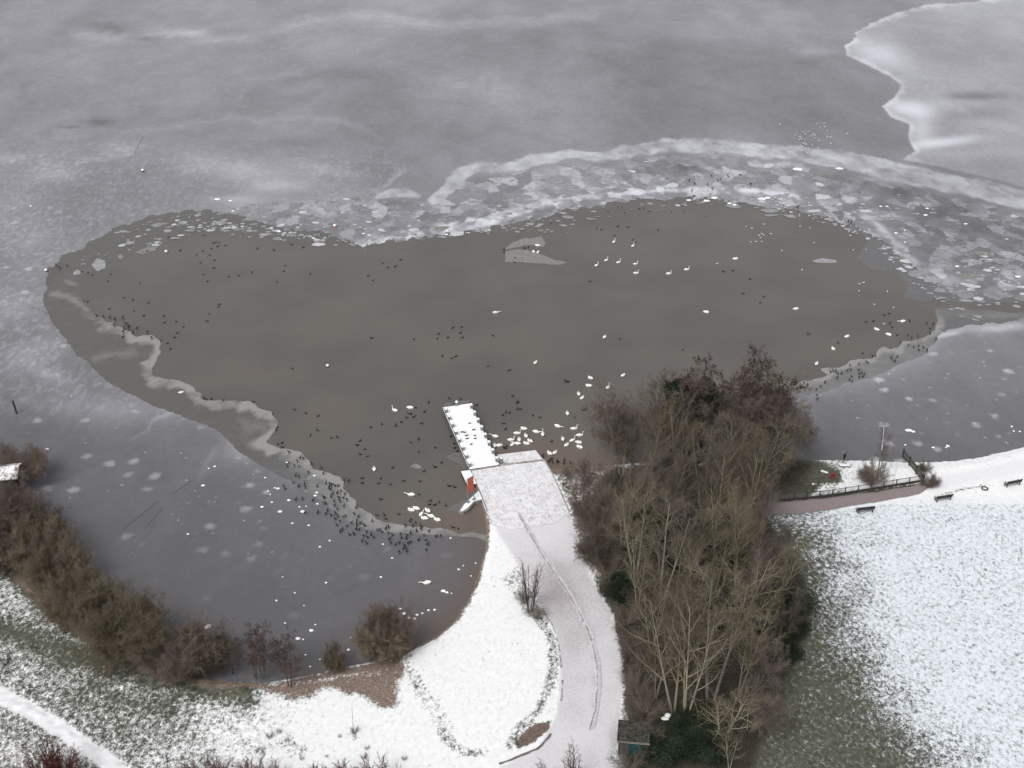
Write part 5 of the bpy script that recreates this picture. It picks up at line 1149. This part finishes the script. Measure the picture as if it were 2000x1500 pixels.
for u, v, kd, d, lab in ((1153,738,'tuck',130,'upper swan of the pair nearest the treetops in mid water'),(1150,753,'tuck',160,'lower swan of the pair nearest the treetops in mid water'),(1217,733,'tuck',50,'swan nearest to the top left of the grove'),(1187,757,'up',60,'upright swan left of the grove top'),
      (1130,769,'tuck',95,'round swan, the left of two touching in mid water'),(1137,777,'tuck',55,'swan, the right of two touching in mid water'),(1180,796,'tuck',40,'small swan half beside the grove twigs'),(1108,807,'tuck',95,'swan above the ramp flock, alone'),
      (1089,832,'low',-30,'swan facing right above the loose group before the grove'),(1121,837,'up',10,'upright swan at the top of the group before the grove'),(1132,850,'up',5,'swan at the right of the group before the grove'),(1099,857,'tuck',95,'egg shaped swan left of the group before the grove'),(1118,860,'up',40,'swan in the middle of the group before the grove'),(1107,869,'tuck',50,'lowest left swan of the group before the grove'),(1130,864,'tuck',-15,'upper swan of the right pair in the group before the grove'),(1132,873,'tuck',-30,'lower swan of the right pair in the group before the grove'),
      (1073,885,'tuck',120,'left swan of the pair right above the ramp corner'),(1084,884,'tuck',50,'right swan of the pair right above the ramp corner'),
      (1023,837,'tuck',155,'topmost swan of the flock at the slipway'),(1010,846,'up',5,'upright swan at the upper left of the slipway flock'),(1027,851,'tuck',105,'egg shaped swan in the heart of the slipway flock'),(1047,843,'low',-15,'swan at the right of the slipway flock facing right'),(1060,848,'up',90,'swan pointing away at the right end of the slipway flock'),(1014,858,'tuck',95,'small oval swan in the slipway flock'),(998,859,'up',10,'leftmost upright swan of the slipway flock'),
      (1035,861,'tuck',130,'slanting swan by the right edge of the slipway flock'),(1028,866,'tuck',150,'swan at the foot of the slipway, right side'),(1010,866,'low',160,'swan at the foot of the slipway in the dense pile'),(1001,868,'tuck',60,'lowest swan left in the dense pile at the slipway'),(967,852,'low',150,'greyish swan beside the right side of the pier'),(966,870,'tuck',90,'small swan tight against the pier near its foot'),(975,870,'tuck',10,'swan right beside the one tight against the pier')):
    swan(u, v, kd, d, lab)
swan(1141,799,'up',20,'brown young swan between two white ones near the grove',brown=True,s=.9)
swan(1162,810,'low',5,'dark brown young swan or goose swimming beside the grove twigs',brown=True,s=.7)
swan(834,1138,'low',185,'white swan resting on the brownish lower ice',z=.06)
swan(405,1226,'tuck',40,'white swan resting on the ice above the shore bushes',z=.06)
swan(354,766,'tuck',20,'white swan resting on the thin ice lip in the left',z=.04,s=.8)

def duck_mesh(kind):
    B = MB()
    if kind == 'swim':
        rg = [((-.27, 0, .10), .01, .01, (1, 0, 0)), ((-.18, 0, .08), .07, .05, (1, 0, 0)), ((-.03, 0, .06), .12, .10, (1, 0, 0)), ((.12, 0, .06), .09, .09, (1, 0, .3)), ((.18, 0, .13), .045, .05, (.3, 0, 1)), ((.20, 0, .20), .038, .038, (.2, 0, 1)), ((.23, 0, .26), .05, .048, (1, 0, .4)), ((.285, 0, .255), .03, .025, (1, 0, -.2)), ((.33, 0, .245), .02, .008, (1, 0, -.2))]
    else:
        rg = [((-.25, 0, .20), .01, .01, (1, 0, .3)), ((-.16, 0, .24), .07, .05, (1, 0, .3)), ((-.02, 0, .30), .115, .10, (1, 0, .5)), ((.10, 0, .38), .085, .08, (1, 0, 1)), ((.14, 0, .46), .045, .045, (.3, 0, 1)), ((.155, 0, .52), .038, .038, (.2, 0, 1)), ((.185, 0, .58), .05, .048, (1, 0, .4)), ((.24, 0, .575), .03, .025, (1, 0, -.2)), ((.285, 0, .565), .02, .008, (1, 0, -.2))]
    B.loft([ring(*q[:3], q[3]) for q in rg], 8)
    if kind == 'stand':
        for s in (-1, 1): B.tube((0, s*.05, .26), (.02, s*.06, 0), .014, n=5); B.box((.05, s*.06, .01), (.1, .07, .015))
    return B.mesh('duck', [M['dark_feather']], True)
def gull_mesh():
    B = MB(); rg = [((-.24, 0, .13), .008, .008, (1, 0, 0)), ((-.15, 0, .11), .04, .03, (1, 0, 0)), ((-.02, 0, .09), .085, .075, (1, 0, 0)), ((.10, 0, .11), .06, .06, (1, 0, .4)), ((.15, 0, .17), .035, .04, (.5, 0, 1)), ((.18, 0, .21), .04, .036, (1, 0, .3)), ((.22, 0, .205), .02, .016, (1, 0, 0)), ((.26, 0, .20), .007, .006, (1, 0, 0))]
    B.loft([ring(*q[:3], q[3]) for q in rg], 8)
    for s in (-1, 1): B.loft([((.05, s*.06, .12), (0, .025, 0), (0, 0, .04)), ((-.08, s*.07, .14), (0, .02, 0), (0, 0, .04)), ((-.27, s*.02, .15), (0, .01, 0), (0, 0, .01))], 6, 1)
    for s in (-1, 1): B.tube((0, s*.03, .05), (0, s*.03, -.06), .008, n=4)
    return B.mesh('gull', [M['white_feather'], M['grey_feather']], True)
DK = {k: duck_mesh(k) for k in ('swim', 'stand')}; GM = gull_mesh()
drng = random.Random(77); ndk = [0]; FAR = []
def ducks(pts, where, kind='swim', z=0.0, crowd=False, s=1.1, group=None, deg=None, far=None):
    far = (sum(p[1] for p in pts)/len(pts) < 610) if far is None else far
    pts = sorted(set(pts)); n = len(pts)
    for i, (u, v) in enumerate(pts):
        k = s*drng.uniform(.88, 1.15); hd = drng.uniform(0, 360) if deg is None else deg+drng.uniform(-30, 30)
        if far: FAR.append((u, v, kind, z, k, hd)); continue
        ndk[0] += 1
        if crowd: lab = where
        elif n == 1: lab = where
        else: lab = '%s duck from the left %s' % (ordw[i], where)
        o = link('duck', DK[kind], None, P(u, v+1, z), R(hd), lab, 'duck', group or ('dark ducks '+where if not crowd else 'dark ducks crowded on the ice rim'))
        o.scale = (k, k, k)
ducks([(110,520),(115,522),(119,526),(132,521)], 'standing at the very left tip of the pond', 'stand', .03)
ducks([(160,530),(172,532),(180,537),(216,535),(211,549),(273,553)], 'swimming near the left tip of the pond')
ducks([(165,587),(171,589),(243,581),(260,585),(290,591),(213,603),(262,607),(281,616)], 'loose above the left ice lip')
ducks([(189,618),(203,620),(215,622),(225,626),(223,637),(240,623),(246,634),(251,638),(253,643),(242,643),(241,650),(241,661),(268,643),(260,652),(288,650),(297,662)], 'in the line on the left thin ice', 'stand', .025, s=1.3)
ducks([(320,617),(321,630),(344,628),(358,638),(346,650),(341,659),(314,664),(327,670),(333,681)], 'beside the bend of the left ice lip')
ducks([(330,463),(287,490),(352,489)], 'under the upper left rim of the pond')
ducks([(399,459),(417,474),(422,473),(428,474),(425,481),(441,479),(413,485),(396,490),(384,497),(410,498)], 'in the upper left flock by the rim')
ducks([(392,513),(419,508),(418,523),(397,536),(405,549),(447,540),(467,538),(492,531)], 'below the upper left flock')
ducks([(503,485),(535,488),(569,477),(592,483),(557,518),(554,529),(541,550),(606,534)], 'left of the red and white buoy')
ducks([(429,594),(427,599),(409,613),(405,627)], 'in the small string in the left open water')
ducks([(719,538),(728,547),(747,514),(757,522),(772,520),(782,507)], 'in the flock of six below the rim notch', deg=10)
ducks([(571,719)], 'lone dark duck left of the small pinkish buoy'); ducks([(726,660)], 'lone dark duck in the empty water left of centre')
ducks([(808,662),(854,661),(856,652),(875,659),(884,640),(902,638),(899,650),(903,659)], 'in the flock left of the lone long swan')
ducks([(864,695),(882,699),(890,696),(953,715),(994,723)], 'in the thin row above the pier end')
ducks([(963,655)], 'lone dark duck below the lone long swan')
ducks([(984,492),(984,487),(1006,503),(1006,512),(1025,484),(1032,482)], 'around the thin floe of the three swans', z=.01)
ducks([(1038,426),(1077,436)], 'on the broken ice above the thin floe')
ducks([(1164,446),(1174,448),(1206,442),(1226,443),(1285,449),(1200,460),(1236,468),(1241,473)], 'in the row behind the upright swans', deg=20)
ducks([(1379,422),(1312,413),(1335,413),(1188,412),(1207,405),(1215,405),(1220,415),(1249,407),(1258,407),(1268,412)], 'right at the upper ice edge above the swans', s=.95)
ducks([(1153,549)], 'lone faint duck left below the upper swan row'); ducks([(1211,661)], 'lone dark duck right of the lone reflected swan')
ducks([(1413,530),(1432,528),(1465,545),(1452,573),(1492,579),(1485,591)], 'in the right middle of the open water', deg=190)
ducks([(1334,683)], 'lone dark duck above the grove treetops'); ducks([(1579,652)], 'lone dark duck left of the right rim swans')
ducks([(1637,669),(1684,690),(1691,628),(1706,627),(1727,615),(1737,612),(1738,631),(1743,639),(1777,627),(1752,654)], 'between the swans by the right rim')
ducks([(1346,354),(1357,360),(1382,361),(1389,345),(1402,354),(1407,350),(1422,346),(1446,343),(1466,361),(1351,373),(1391,371)], 'on the far broken ice plates', 'stand', .07, s=1.25)
ducks([(1558,406),(1657,434),(1662,436),(1540,418)], 'standing among the far gulls', 'stand', .05, s=1.3)
ducks([(1810,632),(1822,634),(1816,643),(1816,653),(1828,664),(1773,656),(1780,661),(1792,658),(1759,670),(1774,675),(1784,679),(1794,677),(1794,685),(1803,680),(1810,684),(1810,687)], 'on the upper end of the right ice rim', 'stand', .03, s=1.0)
ducks([(1704,698),(1709,696),(1740,700),(1744,705),(1748,707),(1752,698),(1677,712),(1691,708),(1695,710),(1660,715),(1661,724),(1677,724),(1678,731),(1683,730),(1688,731)], 'on the middle of the right ice rim', 'stand', .03, s=1.0)
ducks([(1622,728),(1627,725),(1632,727),(1636,731),(1643,731),(1635,739),(1654,725),(1663,737),(1659,743),(1664,746),(1678,738),(1685,737),(1611,748),(1602,756)], 'on the tip of the right ice rim', 'stand', .03, s=1.0)
ducks([(1538,744),(1550,743),(1562,756),(1570,750),(1594,762),(1595,773),(1596,781)], 'on ice right of the grove top', 'stand', .04, s=1.0)
ducks([(398,778),(403,780),(413,779),(437,781),(496,784)], 'along the pale ice lip in the lower left', 'swim', .01)
ducks([(533,808),(542,834),(540,840),(543,867),(551,865),(552,873)], 'at the ice lip corner')
ducks([(576,800),(598,807),(621,812),(620,840),(606,850),(647,855),(659,854)], 'in water beyond the lip corner')
ducks([(724,834),(746,828),(773,831),(703,861),(698,869),(712,877),(704,887),(717,891)], 'in the loose flock left of the pier')
ducks([(797,807),(803,808),(795,815),(808,814),(812,796),(829,804),(823,827),(784,824),(837,786)], 'around the long swan by the pier end')
ducks([(818,858),(803,864),(818,882),(850,874),(863,903),(850,912),(767,913),(828,920)], 'in the water left of the pier foot')
ducks([(881,852),(887,866),(888,875),(892,881),(886,787),(878,778),(900,779),(930,791)], 'in the water tight against the pier')
ducks([(878,949),(888,951),(707,934),(744,934),(708,943),(739,944),(763,946),(788,939),(821,940)], 'in the row left of the red sign')
ducks([(818,965),(840,978),(839,985),(858,980),(871,987),(849,986),(744,975)], 'around the swan group in the lower bay')
ducks([(779,1004),(737,1006),(751,1006),(754,1013),(803,1014),(801,1018),(812,1020)], 'in the water along the lower ice lip')
ducks([(1002,773),(1012,784),(1010,787),(982,810),(988,805),(995,806),(1010,799),(1016,799),(1041,811),(1055,815),(984,827),(987,838)], 'in the flock right of the pier end')
ducks([(1107,745)], 'dark goose sized bird between the mid water swans', s=1.6); ducks([(1123,815)], 'dark duck below the lone swan near the ramp flock'); ducks([(1077,862)], 'dark duck between the two swan groups by the ramp')
ducks([(985,873),(987,876),(990,872)], 'tucked in the slipway corner by the pier', s=1.2)
ducks([(1059,893),(1062,890),(1071,903),(1075,900),(1080,905),(1088,905),(1090,903),(1102,900),(1101,906),(1114,905),(1078,898)], 'on the sandy shore right of the ramp', 'stand', .05, s=1.1)
ducks([(917,826),(925,839),(902,843),(907,844),(911,850),(927,850),(912,856),(928,856),(920,867)], 'standing on the snow of the pier', 'swim', .97, s=1.0, deg=0)
crowd = [(564,905),(561,912),(565,885),(587,896),(593,897),(581,902),(575,910),(584,912),(608,907),(628,915),(603,925),(632,926),(578,930),(584,933),(668,936),(672,940),(681,941),(573,944),(554,950),(557,956),(584,952),(595,946),(597,953),(620,951),(637,945),(644,949),(648,948),(655,951),(661,950),(643,954),(646,958),(666,960),(659,964),(650,966),(647,972),(674,966),(671,974),(662,974),(632,972),(634,974),(678,978),(653,980),(664,980),(578,978),(591,976),(612,979),(633,984),(637,985),(654,989),(672,990),(659,996),(696,993),(596,1003),(621,1003),(637,1005),(640,998),(647,1008),(656,1005),(660,1010),(654,1015),(670,1010),(675,1009),(692,1005),(700,1011),(697,1018),(664,1020),(658,1027),(678,1029),(687,1023),(697,1026),(704,1024),(712,1028),(727,1019),(665,1040),(669,1036),(696,1035),(701,1036),(683,1046),(691,1045),(716,1041),(725,1046),(710,1049),(718,1051),(730,1051),(707,1058),(716,1063),(737,1037),(742,1036),(746,1041),(754,1034),(759,1031),(759,1043),(767,1047),(761,1055),(763,1062),(782,1044),(792,1029),(806,1029),(822,1030),(802,1043),(814,1039),(823,1035),(838,1039),(828,1047),(795,1047),(794,1053),(784,1052),(780,1062),(773,1065),(797,1063),(802,1060),(818,1056),(832,1057),(836,1065),(790,1068),(788,1073),(794,1074),(795,1079),(780,1080),(852,1050),(861,1048),(833,1076)]
ducks(crowd, 'dark duck in the dense crowd on the ice rim of the lower left pond bay', 'stand', .035, crowd=True, s=1.05)
ducks([(885,1030),(895,1032)], 'in the shallows at the rock spit')
grng = random.Random(5)
def gulls(pts, where, z=.05, s=1.25):
    pts = sorted(set(pts))
    for i, (u, v) in enumerate(pts):
        lab = where if len(pts) > 20 else '%s gull from the left %s' % (ordw[i], where)
        o = link('gull', GM, None, P(u, v+1, z), R(grng.uniform(0, 360)), lab, 'gull', 'gulls '+(where if len(pts) <= 20 else 'in flocks on the far ice')); o.scale = (s, s, s)
gulls([(1553,264),(1562,267),(1567,258),(1572,262),(1579,257),(1583,266),(1588,262),(1592,270),(1597,275),(1563,283),(1567,287),(1575,282),(1580,290),(1577,299),(1598,289),(1590,264),(1565,271),(1560,273),(1571,273),(1556,260),(1574,290),(1586,284),(1569,280)], 'pale gull in the compact far flock on the open ice above the white band', s=1.5)
gulls([(1595,243),(1602,249),(1610,248),(1616,256),(1615,268),(1621,268),(1601,276),(1610,241),(1622,280)], 'beside the compact far flock', s=1.5)
gulls([(1523,243),(1654,261)], 'standing apart from the far flock', s=1.5)
gulls([(1475,380),(1500,395),(1515,395),(1522,397),(1530,399),(1527,404),(1520,409),(1530,413),(1535,390),(1560,399),(1580,397),(1596,395),(1605,401),(1625,400),(1635,402),(1625,408),(1600,414),(1611,418),(1615,422),(1621,424),(1605,425),(1637,434),(1647,433),(1581,422),(1561,420),(1656,420),(1662,425),(1513,386),(1540,386),(1547,384),(1560,386),(1575,386),(1509,390),(1517,401),(1524,409),(1533,406),(1590,399)], 'pale gull in the long flock on the broken upper right rim', .07, 1.35)
gulls([(1673,443),(1658,453),(1665,454),(1660,460),(1670,452),(1697,448),(1704,463),(1680,450)], 'at the right end of the long rim flock', .06, 1.35)
gulls([(1491,438),(1582,446),(1563,442),(1482,460),(1488,457),(1492,460),(1485,465),(1466,473),(1476,472),(1505,457),(1488,472),(1457,443),(1468,446)], 'swimming below the long rim flock', -.04, 1.3)
gulls([(1589,475),(1666,489),(1691,488),(1527,490),(1566,528)], 'spread over the upper right water', -.04, 1.3)
gulls([(1677,569),(1678,555),(1686,552),(1733,570),(1708,595),(1745,601),(1727,633),(1400,515)], 'dotted over the right water', -.04, 1.25)
def merge(name, items, src, lab, cat):
    Vs = []; Fs = []; Ms = []; o = 0; mats = []
    for u, v, kind, z, k, hd in items:
        me = src(kind); c, s = math.cos(R(hd)), math.sin(R(hd)); p = P(u, v+1, z)
        for q in me.vertices: x, y, w = q.co*k; Vs.append((p.x+x*c-y*s, p.y+x*s+y*c, p.z+w))
        Fs += [tuple(i+o for i in f.vertices) for f in me.polygons]; Ms += [f.material_index for f in me.polygons]; o = len(Vs); mats = list(me.materials)
    me = bpy.data.meshes.new(name); me.from_pydata(Vs, [], Fs)
    for m in mats: me.materials.append(m)
    me.polygons.foreach_set('material_index', Ms); me.update()
    return link(name, me, label=lab, cat=cat, kind='stuff')
merge('distant_ducks', FAR, lambda k: DK[k], 'small distant dark ducks on the far half of the pond and its rim', 'ducks')
print('DUCKS', ndk[0], len(FAR))
